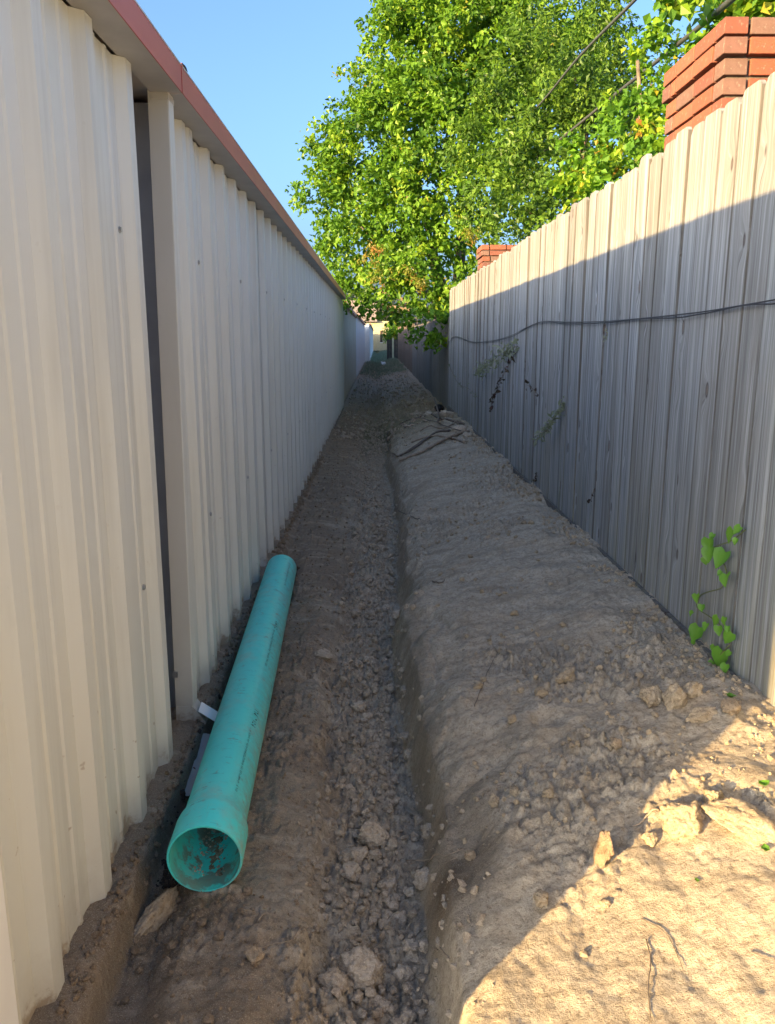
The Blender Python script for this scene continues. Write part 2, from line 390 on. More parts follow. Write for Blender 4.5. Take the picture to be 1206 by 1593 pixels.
# leaves --------------------------------------------------------------
def leaf_mat(name, stops, trans=0.45):
    m = NM(name); t = m.attr('tint')
    c = m.ramp(t, stops)
    m.col(c); m.rough(0.45); m.b.inputs['Specular IOR Level'].default_value = 0.35
    tr = m.N('ShaderNodeBsdfTranslucent'); m.t.links.new(m.mix(1.0, c, (1.0, 1.0, 0.45), 'MULTIPLY'), tr.inputs[0])
    mx = m.N('ShaderNodeMixShader'); mx.inputs[0].default_value = trans
    m.t.links.new(m.b.outputs[0], mx.inputs[1]); m.t.links.new(tr.outputs[0], mx.inputs[2]); m.t.links.new(mx.outputs[0], m.out.inputs[0])
    return m.m
M['leafA'] = leaf_mat('tallow_leaf', [(0.0, (0.035, 0.10, 0.014)), (0.35, (0.095, 0.22, 0.02)), (0.75, (0.18, 0.345, 0.03)), (0.95, (0.28, 0.40, 0.04)), (0.985, (0.40, 0.28, 0.07)), (1.0, (0.40, 0.17, 0.07))])
M['leafR'] = leaf_mat('rusty_leaf', [(0.0, (0.117, 0.156, 0.026)), (0.5, (0.286, 0.286, 0.052)), (1.0, (0.468, 0.195, 0.078))])
M['leafD'] = leaf_mat('dark_fine_leaf', [(0.0, (0.04, 0.095, 0.02)), (0.6, (0.12, 0.24, 0.03)), (1.0, (0.20, 0.33, 0.04))])
M['leafB'] = leaf_mat('bright_leaf', [(0.0, (0.068, 0.176, 0.020)), (0.5, (0.149, 0.324, 0.027)), (0.85, (0.270, 0.405, 0.027)), (0.94, (0.486, 0.378, 0.054)), (1.0, (0.567, 0.203, 0.081))])
M['leafV'] = leaf_mat('vine_leaf', [(0.0, (0.10, 0.26, 0.03)), (1.0, (0.17, 0.36, 0.04))], 0.35)
M['leafdust'] = leaf_mat('dusty_leaf', [(0.0, (0.16, 0.19, 0.13)), (1.0, (0.26, 0.30, 0.22))], 0.2)
M['leafdark'] = leaf_mat('dead_leaf', [(0.0, (0.035, 0.02, 0.02)), (0.7, (0.05, 0.045, 0.025)), (1.0, (0.09, 0.03, 0.03))], 0.2)
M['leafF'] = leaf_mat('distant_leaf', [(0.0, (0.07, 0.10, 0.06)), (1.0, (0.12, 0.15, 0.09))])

# ------------------------------------------------------------------ noise for the terrain (numpy)
def _h(ix, iy, seed):
    n = (ix.astype(np.int64) * 374761393 + iy.astype(np.int64) * 668265263 + seed * 1442695041) & 0xffffffff
    n = ((n ^ (n >> 13)) * 1274126177) & 0xffffffff
    return ((n ^ (n >> 16)) & 0xffffff) / float(0xffffff)
def vnoise(x, y, s):
    ix = np.floor(x); iy = np.floor(y); fx = x - ix; fy = y - iy
    fx = fx * fx * fx * (fx * (fx * 6 - 15) + 10); fy = fy * fy * fy * (fy * (fy * 6 - 15) + 10)
    a = _h(ix, iy, s); b = _h(ix + 1, iy, s); c = _h(ix, iy + 1, s); d = _h(ix + 1, iy + 1, s)
    return (a + (b - a) * fx) * (1 - fy) + (c + (d - c) * fx) * fy
def fbm(x, y, f, o, s, g=0.5):
    t = 0; a = 1; n = 0
    for i in range(o):
        ang = 0.6 * i + s
        xr = x * math.cos(ang) - y * math.sin(ang); yr = x * math.sin(ang) + y * math.cos(ang)
        t = t + a * (vnoise(xr * f, yr * f, s + i * 17) - 0.5); n += a; a *= g; f *= 2.07
    return t / n * 2
def cells(x, y, f, s):
    """rounded lumps: 1 at a lump's centre, 0 in the cracks; and a per-lump random"""
    x = x * f + 0.35 * fbm(x, y, f * 1.6, 2, s + 3); y = y * f + 0.35 * fbm(x, y, 2.1, 2, s + 5)
    ix = np.floor(x); iy = np.floor(y)
    d1 = np.full(x.shape, 9.0); d2 = np.full(x.shape, 9.0); rr = np.zeros(x.shape)
    for dx in (-1, 0, 1):
        for dy in (-1, 0, 1):
            cx = ix + dx; cy = iy + dy
            d = np.hypot(cx + 0.15 + 0.7 * _h(cx, cy, s) - x, cy + 0.15 + 0.7 * _h(cx, cy, s + 1) - y)
            closer = d < d1
            d2 = np.where(closer, d1, np.minimum(d2, d)); rr = np.where(closer, _h(cx, cy, s + 2), rr); d1 = np.where(closer, d, d1)
    e = np.clip((d2 - d1) / 0.5, 0, 1)
    return np.sqrt(e) * (0.35 + 0.65 * rr), rr
def sst(a, b, x):
    t = np.clip((x - a) / (b - a), 0, 1); return t * t * (3 - 2 * t)

PX = [-0.80, -0.66, -0.64, -0.605, -0.585, -0.52, -0.455, -0.30, -0.20, -0.14, 0.09, 0.125, 0.185, 0.26, 0.45, 0.70, 0.95, 1.15, 1.5]
PZ = [0.004, 0.004, 0.002, -0.010, -0.105, -0.105, -0.055, -0.05, -0.08, -0.145, -0.175, -0.17, 0.015, 0.075, 0.135, 0.19, 0.24, 0.25, 0.26]
PZF = [0.004, 0.004, 0.0, -0.012, -0.03, -0.03, -0.03, -0.04, -0.08, -0.15, -0.17, -0.16, 0.0, 0.075, 0.135, 0.19, 0.23, 0.24, 0.25]
def base_h(x, y):
    wob = 0.035 * np.sin(y * 1.15 + 0.6) * np.exp(-((x) / 0.5) ** 2) * sst(1.0, 2.2, y) + 0.02 * fbm(x * 0 + 3.3, y, 1.7, 3, 5)
    xx = x - wob + 0.055 * fbm(x, y, 2.4, 4, 31) * sst(0.02, 0.12, np.abs(x + 0.02)) * (x > -0.4)
    a = np.interp(xx, PX, PZ); b = np.interp(xx, PX, PZF)
    k = sst(4.4, 5.4, y); h = a * (1 - k) + b * k
    nr = np.interp(x + 0.015 * fbm(x, y, 6, 3, 33), [-0.9, -0.15, 0.09, 0.12, 0.165, 0.24, 0.45, 0.8, 1.15, 1.5], [-0.15, -0.15, -0.18, -0.17, 0.015, 0.05, 0.10, 0.18, 0.25, 0.26])
    kn = (1 - sst(1.35, 1.9, y)) * sst(-0.05, 0.06, x); h = h * (1 - kn) + nr * kn
    far = sst(11.3, 13.5, y - 0.7 * (x < 0.3) * 0)          # spoil heap ends near the end of the first fence
    flat = np.interp(xx, [-0.8, -0.3, -0.05, 0.3, 1.2, 1.5], [-0.01, -0.04, -0.20, -0.02, 0.12, 0.14])
    h = h * (1 - far) + flat * far
    # hollow before the heap's end
    h = h - 0.10 * np.exp(-((y - 12.2) / 1.5) ** 2) * np.exp(-((x - 0.05) / 0.45) ** 2)
    h = h + 0.06 * np.exp(-((y - 10.2) / 0.8) ** 2) * np.exp(-((x - 0.8) / 0.3) ** 2)
    # slumped bites, a scooped collapse and lumps along the cut bank
    onb = np.exp(-((x - 0.24) / 0.13) ** 2)
    bc, br_ = cells(x * 0.8, y * 0.55, 5.0, 83)
    h = h + onb * (0.035 * (bc - 0.45) + 0.045 * fbm(x, y, 3.1, 4, 87)) * sst(1.5, 2.0, y)
    for (cx_, cy_, sx_, sy_, dp_) in ((0.23, 1.86, 0.07, 0.20, 0.055), (0.27, 3.0, 0.07, 0.22, 0.035), (0.36, 4.6, 0.10, 0.30, 0.04), (0.52, 2.28, 0.05, 0.05, 0.035), (0.80, 3.3, 0.09, 0.12, 0.02), (0.60, 5.2, 0.14, 0.2, 0.03), (0.85, 7.2, 0.16, 0.3, 0.04), (-0.33, 2.9, 0.08, 0.25, 0.018), (-0.30, 1.35, 0.07, 0.10, -0.02), (-0.27, 5.6, 0.1, 0.4, 0.03)):
        h = h - dp_ * np.exp(-(((x - cx_) / sx_) ** 2 + ((y - cy_) / sy_) ** 2) ** 1.5)
    # sunlit hump at the near right and a soft crown along the spoil slope
    h = h + 0.02 * np.exp(-((y - 1.35) / 0.5) ** 2) * np.exp(-((x - 0.75) / 0.35) ** 2)
    h = h + 0.03 * fbm(x, y, 1.4, 3, 77) * sst(0.15, 0.5, x)
    return h
def terrain(x, y):
    h = base_h(x, y)
    alley = sst(-0.9, -0.7, x) * (1 - sst(1.2, 1.5, x)) * (1 - sst(25, 60, y)) * sst(-1, 0.5, y)
    rubble = sst(-0.24, -0.14, x + 0.08 * fbm(x, y, 4, 2, 9)) * (1 - sst(0.07, 0.13, x))
    patch = sst(0.0, 0.35, fbm(x, y, 2.2, 4, 15)) * sst(0.25, 0.4, x) * sst(1.3, 2.0, y + 0.5 * np.maximum(x - 0.7, 0)) 
    lpatch = sst(0.1, 0.4, fbm(x, y, 3.2, 3, 18)) * (x < -0.1) * 0.6
    rim = np.exp(-((x + 0.62) / 0.03) ** 2)
    near = sst(0.15, 0.3, x) * (1 - sst(1.75, 2.15, y + 0.3 * fbm(x, y, 2, 2, 71)))
    rough = np.clip(0.15 - 0.10 * near + 0.5 * sst(10, 13, y) + 1.1 * rubble + 1.05 * patch + lpatch + 0.25 * rim, 0, 1.4)
    bank = np.exp(-((x - 0.17) / 0.06) ** 2); rough = rough * (1 - 0.75 * bank)
    c1, _ = cells(x, y, 17, 41); c2, _ = cells(x, y, 42, 43); c3, _ = cells(x, y, 95, 47)
    calm = 1 - 0.7 * np.exp(-((x + 0.64) / 0.05) ** 2)
    h = h + alley * calm * ((0.022 - 0.009 * near + 0.02 * sst(10, 13, y)) * fbm(x, y, 6, 4, 3) + rough * (0.030 * (c1 - 0.4) + 0.019 * (c2 - 0.4) + 0.010 * (c3 - 0.4)) + 0.0075 * (1 - 0.6 * near) * fbm(x, y, 45, 4, 8, 0.65))
    # scrape marks running down the bank
    h = h + alley * 0.012 * fbm(x * 1.2 + y * 0.25, y * 0.6 - x * 0.3, 9, 4, 61) * sst(0.1, 0.2, x)
    return h
def TZ(x, y):
    return float(terrain(np.array([float(x)]), np.array([float(y)]))[0])

xs = np.concatenate([[-400, -120, -60, -30, -15, -8, -5, -3, -2, -1.4, -1.0, -0.82], np.linspace(-0.74, 1.26, 360), [1.34, 1.5, 1.8, 2.4, 3.5, 5, 8, 15, 30, 60, 120, 400]])
ys = [-120, -60, -30, -15, -8, -5, -3, -2, -1.2, -0.7, -0.3, 0.0, 0.2, 0.4, 0.55, 0.7, 0.82, 0.9]
while ys[-1] < 16: ys.append(ys[-1] + max(0.0055, 0.0046 * ys[-1]))
while ys[-1] < 120: ys.append(ys[-1] * 1.03)
ys += [180, 300, 600, 1200]
ys = np.array(ys)
XX, YY = np.meshgrid(xs, ys)
ZZ = terrain(XX.ravel(), YY.ravel())
V = np.stack([XX.ravel(), YY.ravel(), ZZ], 1)
nx, ny = len(xs), len(ys)
idx = np.arange(nx * ny).reshape(ny, nx)
F = np.stack([idx[:-1, :-1].ravel(), idx[:-1, 1:].ravel(), idx[1:, 1:].ravel(), idx[1:, :-1].ravel()], 1)
xf, yf = XX.ravel(), YY.ravel()
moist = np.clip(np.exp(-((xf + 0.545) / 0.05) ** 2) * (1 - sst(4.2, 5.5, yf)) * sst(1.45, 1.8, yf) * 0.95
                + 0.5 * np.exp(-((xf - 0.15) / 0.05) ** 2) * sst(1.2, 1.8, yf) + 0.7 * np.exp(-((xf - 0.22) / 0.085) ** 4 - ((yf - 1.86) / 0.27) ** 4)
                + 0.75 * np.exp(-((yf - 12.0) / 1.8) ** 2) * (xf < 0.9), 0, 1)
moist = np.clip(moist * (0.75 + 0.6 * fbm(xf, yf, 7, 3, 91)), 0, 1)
outside = np.clip(sst(1.28, 1.8, xf) + sst(-1.0, -1.6, xf) * 0 + (xf < -0.9) * 1.0 + sst(44, 50, yf), 0, 1) * sst(-0.2, 1.0, np.maximum(yf, (xf < -6) * 9.0))
olive = 0.42 * np.exp(-((yf - 12.5) / 2.4) ** 2) * (xf > -0.2)
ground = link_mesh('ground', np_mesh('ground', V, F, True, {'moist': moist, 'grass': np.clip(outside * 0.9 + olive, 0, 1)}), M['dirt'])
tag(ground, kind='structure')

# ------------------------------------------------------------------ metal shed
WX = -0.65            # plane of the rib tops
shed = empty('metal_shed', (-3.3, 8, 0), 'long cream metal shed with ribbed wall and red gutter beside the trench', 'shed')
RIB = 0.028
def rib_line(y0, y1, phase=3.0, period=0.305, wx=WX, rib=RIB):
    """profile (x,y) of ribbed sheet between y0 and y1"""
    pts = []
    k = math.floor((y0 - phase) / period) - 1
    while phase + k * period < y1 + period:
        c = phase + k * period                      # near outer corner of the rib
        for dy, d in ((-0.024, 0.0), (-0.023, 0.001), (-0.001, rib - 0.001), (0.0, rib), (0.050, rib), (0.051, rib - 0.001), (0.073, 0.001), (0.074, 0.0),
                      (0.122, 0.0), (0.128, 0.005), (0.140, 0.005), (0.146, 0.0), (0.205, 0.0), (0.211, 0.005), (0.223, 0.005), (0.229, 0.0)):
            pts.append((wx - rib + d, c + dy))
        k += 1
    out = []
    for a, b in zip(pts[:-1], pts[1:]):
        if b[1] <= y0 or a[1] >= y1: continue
        if a[1] < y0: t = (y0 - a[1]) / (b[1] - a[1]); a = (a[0] + (b[0] - a[0]) * t, y0)
        if b[1] > y1: t = (y1 - a[1]) / (b[1] - a[1]); b = (a[0] + (b[0] - a[0]) * t, y1)
        if not out: out.append(a)
        out.append(b)
    return out
TOPZ = 2.012
y = 2.055 - 0.915 * 2
k = 0
while y < 15.9:
    y0 = max(y, 0.66); y1 = min(y + 0.925, 16.0)
    if y1 > y0 + 0.05:
        off = 0.0022 if k % 2 else 0.0
        ln = rib_line(y0, y1, 3.0 if y0 > 2.9 else 2.90)
        ln = [(a, b) for a, b in ln if not 2.41 < b < 2.80]
        if y0 < 2.4 < y1:
            cut = [i for i, (a, b) in enumerate(ln) if b <= 2.41][-1]
            MB().sheet([(-0.678, 2.432), (-0.74, 2.433), (-0.76, 2.70), (-0.686, 2.702)], -0.02, TOPZ, 1).build('slot_shade_sheet', M['slot'], shed)  # back of the recess, coloured dark to deepen its shade
            MB().sheet(ln[:cut + 1] + [(-0.678, 2.43)], -0.002, TOPZ, 1).build('wall_panel', M['wall'], shed)
            ln = [(-0.684, 2.703)] + ln[cut + 1:]
        MB().sheet([(a + off, b) for a, b in ln], -0.002 + random.uniform(-0.003, 0.003), TOPZ, 1).build('wall_panel', M['wall'], shed)
        # sheet turned back at the overlap, so the seam reads as an edge
    y += 0.915; k += 1
# screws
smb = MB(); 
import itertools
sc_me = None
def screw_mesh():
    mb = MB(); mb.prism([(0.0065 * math.cos(a), 0.0065 * math.sin(a)) for a in [i * math.pi / 3 for i in range(6)]], 'x', 0, 0.005)
    mb.prism([(0.009 * math.cos(a), 0.009 * math.sin(a)) for a in [i * math.pi / 4 for i in range(8)]], 'x', -0.001, 0.0015); return mb.mesh('screw')
sc_me = screw_mesh()
for row in (0.63, 1.57):
    yy = 1.17 + 0.05
    while yy < 12:
        link_mesh('screw', sc_me, M['steel'], shed, (WX + 0.003, 0.0 + yy, row + random.uniform(-0.006, 0.006)))
        yy += 0.915
# core behind the sheets, end walls, roof
MB().box(-6.0, -0.80, 0.68, 15.98, -0.05, 2.0).build('wall_core', M['wall'], shed)
MB().prism([(-6.2, 2.05), (-0.60, 2.035), (-0.60, 2.05), (-3.3, 2.20), (-6.2, 2.065)], 'y', 0.64, 16.02).build('roof', M['soffit'], shed)
MB().box(-6.0, WX - 0.03, 0.655, 0.677, -0.05, 2.03).build('end_wall', M['wall'], shed)
MB().box(WX - 0.05, WX + 0.012, 0.635, 0.655, -0.02, 2.01).build('corner_trim', M['white'], shed)
# white jamb strip standing proud of the wall near the camera
MB().box(WX - 0.03, -0.612, 1.03, 1.16, -0.03, 2.008).build('jamb_trim', M['white'], shed)
# concrete footing under the sheets
MB().box(-0.72, -0.648, 0.66, 16.0, -0.14, -0.014).build('footing', M['mortar'], shed)
# gutter sections
gs = [(0.61, 2.60, 'red'), (2.606, 6.85, 'red'), (6.856, 11.1, 'red2'), (11.106, 15.3, 'red2')]
for a, b, mt in gs:
    g = MB()
    g.prism([(-0.668, TOPZ + 0.001), (-0.576, TOPZ + 0.001), (-0.576, TOPZ + 0.004), (-0.668, TOPZ + 0.004)], 'y', a, b)
    g = g.build('gutter', M['soffit'], shed)
    MB().prism([(-0.5765, TOPZ - 0.001), (-0.5735, TOPZ - 0.001), (-0.5725, TOPZ + 0.070), (-0.5765, TOPZ + 0.070)], 'y', a, b).build('fascia', M[mt], g)
    MB().prism([(-0.588, TOPZ + 0.070), (-0.571, TOPZ + 0.0705), (-0.571, TOPZ + 0.075), (-0.588, TOPZ + 0.075)], 'y', a, b).build('lip', M['lip'], g)
# joint strap at the first seam
MB().prism([(-0.5730, TOPZ - 0.0025), (-0.5712, TOPZ - 0.0025), (-0.5702, TOPZ + 0.078), (-0.5722, TOPZ + 0.078)], 'y', 2.585, 2.603).build('gutter_joint', M['red'], shed)
MB().tube(smooth_path([(-0.574, 2.585, 2.086), (-0.572, 2.62, 2.094), (-0.574, 2.66, 2.0905), (-0.58, 2.68, 2.088)], 4, 0.001), 0.0035, 5).build('sealant', M['black'], shed)
# downspout
DS0, DS1 = 2.59, 2.655
xi, xo = WX - RIB + 0.002, -0.618
ds = MB().box(xi, xo, DS0, DS1, 0.045, TOPZ - 0.001)
ds = ds.build('downspout', M['spout'], shed);
MB().prism([(xi, 0.046), (xo, 0.046), (xo + 0.045, -0.015), (xo + 0.013, -0.062), (xi, -0.02)], 'y', DS0 - 0.002, DS1 + 0.002).build('elbow', M['spout'], ds)
MB().box(xo - 0.002, xo + 0.0025, DS0 + 0.004, DS1 - 0.004, 0.05, TOPZ - 0.004).build('seam', M['wall'], ds)
MB().box(xi - 0.006, xi + 0.012, DS0 - 0.006, DS0 + 0.0, 0.155, 0.175).build('clip', M['steel'], ds)
MB().box(xi + 0.01, xo + 0.003, DS0 - 0.003, DS1 + 0.003, 1.985, 2.0).build('clip', M['spout'], ds)
fl = MB(); fl.quad((xo + 0.022, DS0 - 0.015, 0.035), (xo + 0.085, DS0 - 0.02, -0.005), (xo + 0.085, DS1 - 0.03, 0.005), (xo + 0.022, DS1 - 0.025, 0.045))
fl.build('bent_flap', M['white'], ds)
ds.rotation_euler.y = 0.0125; ds.location.x += -0.0125 * 2.01       # the spout leans in a little at its foot

# clear plastic sheet under the elbow
pm = bmesh.new(); g = 10; vv = {}
for i in range(g + 1):
    for j in range(g + 1):
        u, v = i / g, j / g
        X = -0.655 + 0.16 * u + 0.03 * (1 - v); Yp = 2.20 + 0.34 * v + 0.03 * u
        Zp = -0.075 + 0.045 * v * (1 - u) + 0.02 * math.sin(5 * v + 3 * u) * u + 0.012 * mnoise.noise(Vector((u * 5, v * 5, 0)))
        vv[i, j] = pm.verts.new((X, Yp, Zp + 0.02))
for i in range(g):
    for j in range(g): f = pm.faces.new([vv[i, j], vv[i + 1, j], vv[i + 1, j + 1], vv[i, j + 1]]); f.smooth = True
me = bpy.data.meshes.new('plastic_sheet'); pm.to_mesh(me); pm.free()
tag(link_mesh('plastic_sheet', me, M['plastic']), 'crumpled cloudy plastic sheet lying under the downspout elbow beside the pipe', 'plastic sheet')

# ------------------------------------------------------------------ picket fence
FX = 1.15
fence = empty('picket_fence', (FX, 6, 0.25), 'tall weathered grey wooden picket fence along the right of the trench', 'fence')
def picket_mesh(wd, ht, th, seed):
    random.seed(seed)
    mb = MB(); c = 0.024
    y = wd / 2
    a, b = c * random.uniform(0.5, 1.3), c * random.uniform(0.5, 1.3)
    n = 5; top = [(-y, ht - a * 1.1), (-y + a * 0.8, ht - 0.004), (-y + a * 1.2, ht), (y - b * 1.2, ht), (y - b * 0.8, ht - 0.004), (y, ht - b * 1.1)]
    mb.prism([(-y, 0), *top, (y, 0)], 'x', 0, th)
    bmesh.ops.bevel(mb.bm, geom=[e for e in mb.bm.edges if abs(e.verts[0].co.z - e.verts[1].co.z) > 0.5], offset=0.0010, segments=1, affect='EDGES')
    return mb.mesh('picket')
pms = [picket_mesh(0.1405 + dw, 1.83, 0.016, i) for i, dw in enumerate((0, -0.002, 0.001, -0.0035, 0.0015))]
random.seed(11)
y = -1.4
npk = 0
while y < 13.1:
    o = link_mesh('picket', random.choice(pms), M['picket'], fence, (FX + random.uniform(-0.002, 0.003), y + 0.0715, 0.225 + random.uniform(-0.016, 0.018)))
    o.rotation_euler = (random.gauss(0, 0.0022), random.gauss(0, 0.003), random.gauss(0, 0.006))
    y += 0.1422 + random.uniform(0, 0.0012); npk += 1
for z in (0.50, 1.15, 1.80): MB().box(FX + 0.026, FX + 0.064, -1.5, 13.1, z, z + 0.088).build('rail', M['picket'], fence)
yy = -1.3
while yy < 13.2:
    MB().box(FX + 0.066, FX + 0.155, yy - 0.045, yy + 0.045, -0.3, 1.98).build('post', M['picket'], fence); yy += 2.4
# rot board along the base
MB().box(FX - 0.020, FX - 0.004, 2.0, 12.9, 0.14, 0.25).build('kick_board', M['picket'], fence)

def far_fence(name, y0, y1, x, z0, ht, mat, label, spacing=0.147):
    e = empty(name, (x, (y0 + y1) / 2, z0), label, 'fence')
    mb = MB(); yy = y0
    while yy < y1:
        dz = random.uniform(-0.02, 0.02); dx = random.uniform(-0.004, 0.004)
        mb.prism([(yy, z0), (yy, z0 + ht - 0.02 + dz), (yy + 0.02, z0 + ht + dz), (yy + 0.12, z0 + ht + dz), (yy + 0.14, z0 + ht - 0.02 + dz), (yy + 0.14, z0)], 'x', x + dx, x + 0.016 + dx); yy += spacing
    o = mb.build('picket_row', mat, e); tag(o, kind='stuff')
    for z in (z0 + 0.25, z0 + ht - 0.3): MB().box(x + 0.024, x + 0.06, y0, y1, z, z + 0.09).build('rail', M['picket'], e)
    yy = y0 + 0.1
    while yy < y1: MB().box(x + 0.062, x + 0.15, yy, yy + 0.09, -0.1, z0 + ht).build('post', M['picket'], e); yy += 2.6
    return e
far_fence('picket_fence', 13.3, 27.6, 1.19, 0.0, 1.68, M['picket_far'], 'lower grey picket fence beyond the tall fence, under the hanging branches')
far_fence('picket_fence', 27.8, 48.0, 1.22, 0.0, 2.0, M['picket_red'], 'reddish brown picket fence at the far end of the alley, sunlit at its top')

# ------------------------------------------------------------------ brick pillars
def brick_pillar(x0, x1, y0, y1, top, label):
    """face nearest the alley at x0, nearest the camera at y0"""
    e = empty('brick_pillar', ((x0 + x1) / 2, (y0 + y1) / 2, 0.1), label, 'brick pillar', 'brick pillars behind the picket fence')
    BH, J, BL = 0.056, 0.011, 0.192
    MB().box(x0 + 0.018, x1 - 0.018, y0 + 0.018, y1 - 0.018, 0.0, top - 0.012).build('mortar_core', M['mortar'], e)
    n = int((top - 0.1) / (BH + J)); cache = {}
    def bm_(lx, ly):
        key = (round(lx, 3), round(ly, 3))
        if key not in cache:
            mb = MB().box(-lx / 2, lx / 2, -ly / 2, ly / 2, -BH / 2, BH / 2)
            bmesh.ops.bevel(mb.bm, geom=list(mb.bm.edges), offset=0.0018, segments=1, affect='EDGES'); cache[key] = mb.mesh('brick')
        return cache[key]
    for c in range(n):
        z = top - BH / 2 - c * (BH + J)
        if z < 1.2: break
        g = 0.015 if c < 2 else (0.0 if c > 2 else 0.0)
        a0, a1, b0, b1 = x0 - g, x1 + g, y0 - g, y1 + g
        W = 0.088
        def run(p0, p1, place, off):
            p = p0; first = True
            while p < p1 - 0.02:
                L = (BL if not (first and off) else W)
                q = min(p + L, p1)
                if p1 - q < 0.05: q = p1
                place(p, q); p = q + J; first = False
        off = c % 2
        jit = lambda: random.uniform(-0.0035, 0.0035)
        if c in (0,):                               # top course: headers on edge show their ends
            pass
        ax0, ax1 = (a0, a1) if off else (a0 + W + J, a1 - W - J)
        by0, by1 = (b0 + W + J, b1 - W - J) if off else (b0, b1)
        for yy in (b0 + W / 2, b1 - W / 2):
            run(ax0, ax1, lambda p, q: link_mesh('brick', bm_(q - p, W), M['brick'], e, ((p + q) / 2, yy + jit(), z)), off)
        for xx in (a0 + W / 2, a1 - W / 2):
            run(by0, by1, lambda p, q: link_mesh('brick', bm_(W, q - p), M['brick'], e, (xx + jit(), (p + q) / 2, z)), 1 - off)
    MB().box(x0 - 0.004, x1 + 0.004, y0 - 0.004, y1 + 0.004, top - 0.022, top - 0.006).build('mortar_cap', M['mortar'], e)
    MB().box(x0, x1, y0, y1, 0.0, 1.19).build('brickwork', M['brick'], e)
    return e
pA = P(1133, 28, X=1.29)
brick_pillar(1.29, 1.75, pA.y, pA.y + 0.62, pA.z, 'near red brick pillar top rising above the tall fence, bright leaves beside it')
pB = P(752, 381, X=1.30)
brick_pillar(1.30, 1.75, pB.y, pB.y + 0.55, pB.z, 'far red brick pillar top peeping over the fence below the big tree')

# ------------------------------------------------------------------ green pipe
A = Vector((-0.432, 1.775, 0.036)); B = Vector((-0.537, 4.33, 0.042))
L = (B - A).length; ax = (B - A).normalized()
rb, ro, th = 0.0945, 0.084, 0.0065
prof = [(L, ro - th), (L, ro), (0.165, ro), (0.150, ro + 0.002), (0.122, rb - 0.001), (0.11, rb), (0.004, rb), (0.0, rb - 0.002), (0.0, rb - th), (0.11, rb - th), (0.125, rb - th - 0.002), (0.150, ro - th), (0.8, ro - th), (L, ro - th)]
inside = [0, 0, 0, 0, 0, 0, 0, 0, 0.6, 1, 1, 1, 1, 1]
seg = 72
Vp = []; at_in = []
for (t, r), ii in zip(prof, inside):
    for k in range(seg):
        a = 2 * math.pi * k / seg; Vp.append((r * math.cos(a), t, r * math.sin(a))); at_in.append(ii)
Fp = []
for i in range(len(prof) - 1):
    for k in range(seg):
        Fp.append((i * seg + k, i * seg + (k + 1) % seg, (i + 1) * seg + (k + 1) % seg, (i + 1) * seg + k))
pipe_me = np_mesh('pipe_body', Vp, Fp, True, {'inside': at_in})
pipe = empty('drain_pipe', A, 'turquoise plastic drain pipe with belled mouth, lying on the dirt beside the metal wall', 'pipe')
pipe.rotation_euler = ax.to_track_quat('Y', 'Z').to_euler()
def under_pipe(name, me, mat):
    me.materials.append(mat) if not me.materials else None
    o = bpy.data.objects.new(name, me); COL.objects.link(o); o.parent = pipe; return o
bo = under_pipe('pipe_body', pipe_me, M['pipe'])
es = bo.modifiers.new('edges', 'EDGE_SPLIT'); es.split_angle = R(50)
# printed line: small black strokes too small to read
mk = MB(); random.seed(3)
phi0 = R(52)
def stroke(t0, t1, s0, s1):
    r = ro + 0.0006 if t0 > 0.16 else rb + 0.0006
    pts = []
    for t, s in ((t0, s0), (t0, s1), (t1, s1), (t1, s0)):
        a = phi0 + s / ro; pts.append((r * math.cos(a), t, r * math.sin(a)))
    mk.poly(pts)
def printed(t0, t1, size, dens=1.0):
    t = t0
    while t < t1:
        wd = size * 0.55
        if random.random() < 0.86:
            for q in range(3):
                if random.random() < 0.75: sx = random.uniform(0, size * 0.8); stroke(t, t + wd * random.uniform(0.2, 0.9), -sx, -sx - size * 0.22)
            if random.random() < 0.7: stroke(t, t + wd * 0.22, 0, -size)
        t += size * 0.8
printed(0.58, 0.70, 0.019); printed(0.20, 0.56, 0.0075); printed(1.45, 1.53, 0.019); printed(1.05, 1.43, 0.0085); printed(2.05, 2.40, 0.0085)
under_pipe('printed_marking', mk.mesh('printed_marking'), M['black'])

# ------------------------------------------------------------------ clods and stones
def clod_mesh(seed, sub=4, planes=11, noise_amp=0.10, sq=(1, 1, 1)):
    r_ = np.random.default_rng(seed)
    bm = bmesh.new(); bmesh.ops.create_icosphere(bm, subdivisions=sub, radius=1.0)
    n = r_.normal(size=(planes, 3)); n /= np.linalg.norm(n, axis=1)[:, None]; d = r_.uniform(0.62, 1.0, planes)
    off = Vector((seed * 3.1, seed * 1.7, 0))
    for v in bm.verts:
        u = np.array(v.co); u /= np.linalg.norm(u)
        dots = n @ u; rr = 1.05
        for dd, q in zip(dots, d):
            if dd > 0.05: rr = min(rr, q / dd)
        p = Vector(u) * rr
        f = 1 + noise_amp * 1.5 * mnoise.fractal(p * 1.8 + off, 0.55, 2.1, 6) + noise_amp * 0.8 * abs(mnoise.noise(p * 6 + off)) + noise_amp * 0.35 * mnoise.noise(p * 15 + off)
        v.co = Vector((p.x * f * sq[0], p.y * f * sq[1], p.z * f * sq[2]))
    for f in bm.faces: f.smooth = True
    me = bpy.data.meshes.new('dirt_clod'); bm.to_mesh(me); bm.free(); return me
rocks = [clod_mesh(20 + i, 4, 12 + i % 5, 0.16) for i in range(9)]
rocks3 = [clod_mesh(70 + i, 4, 12, 0.18) for i in range(4)]
rocks2 = [clod_mesh(50 + i, 4, 12 + i % 5, 0.18) for i in range(5)]
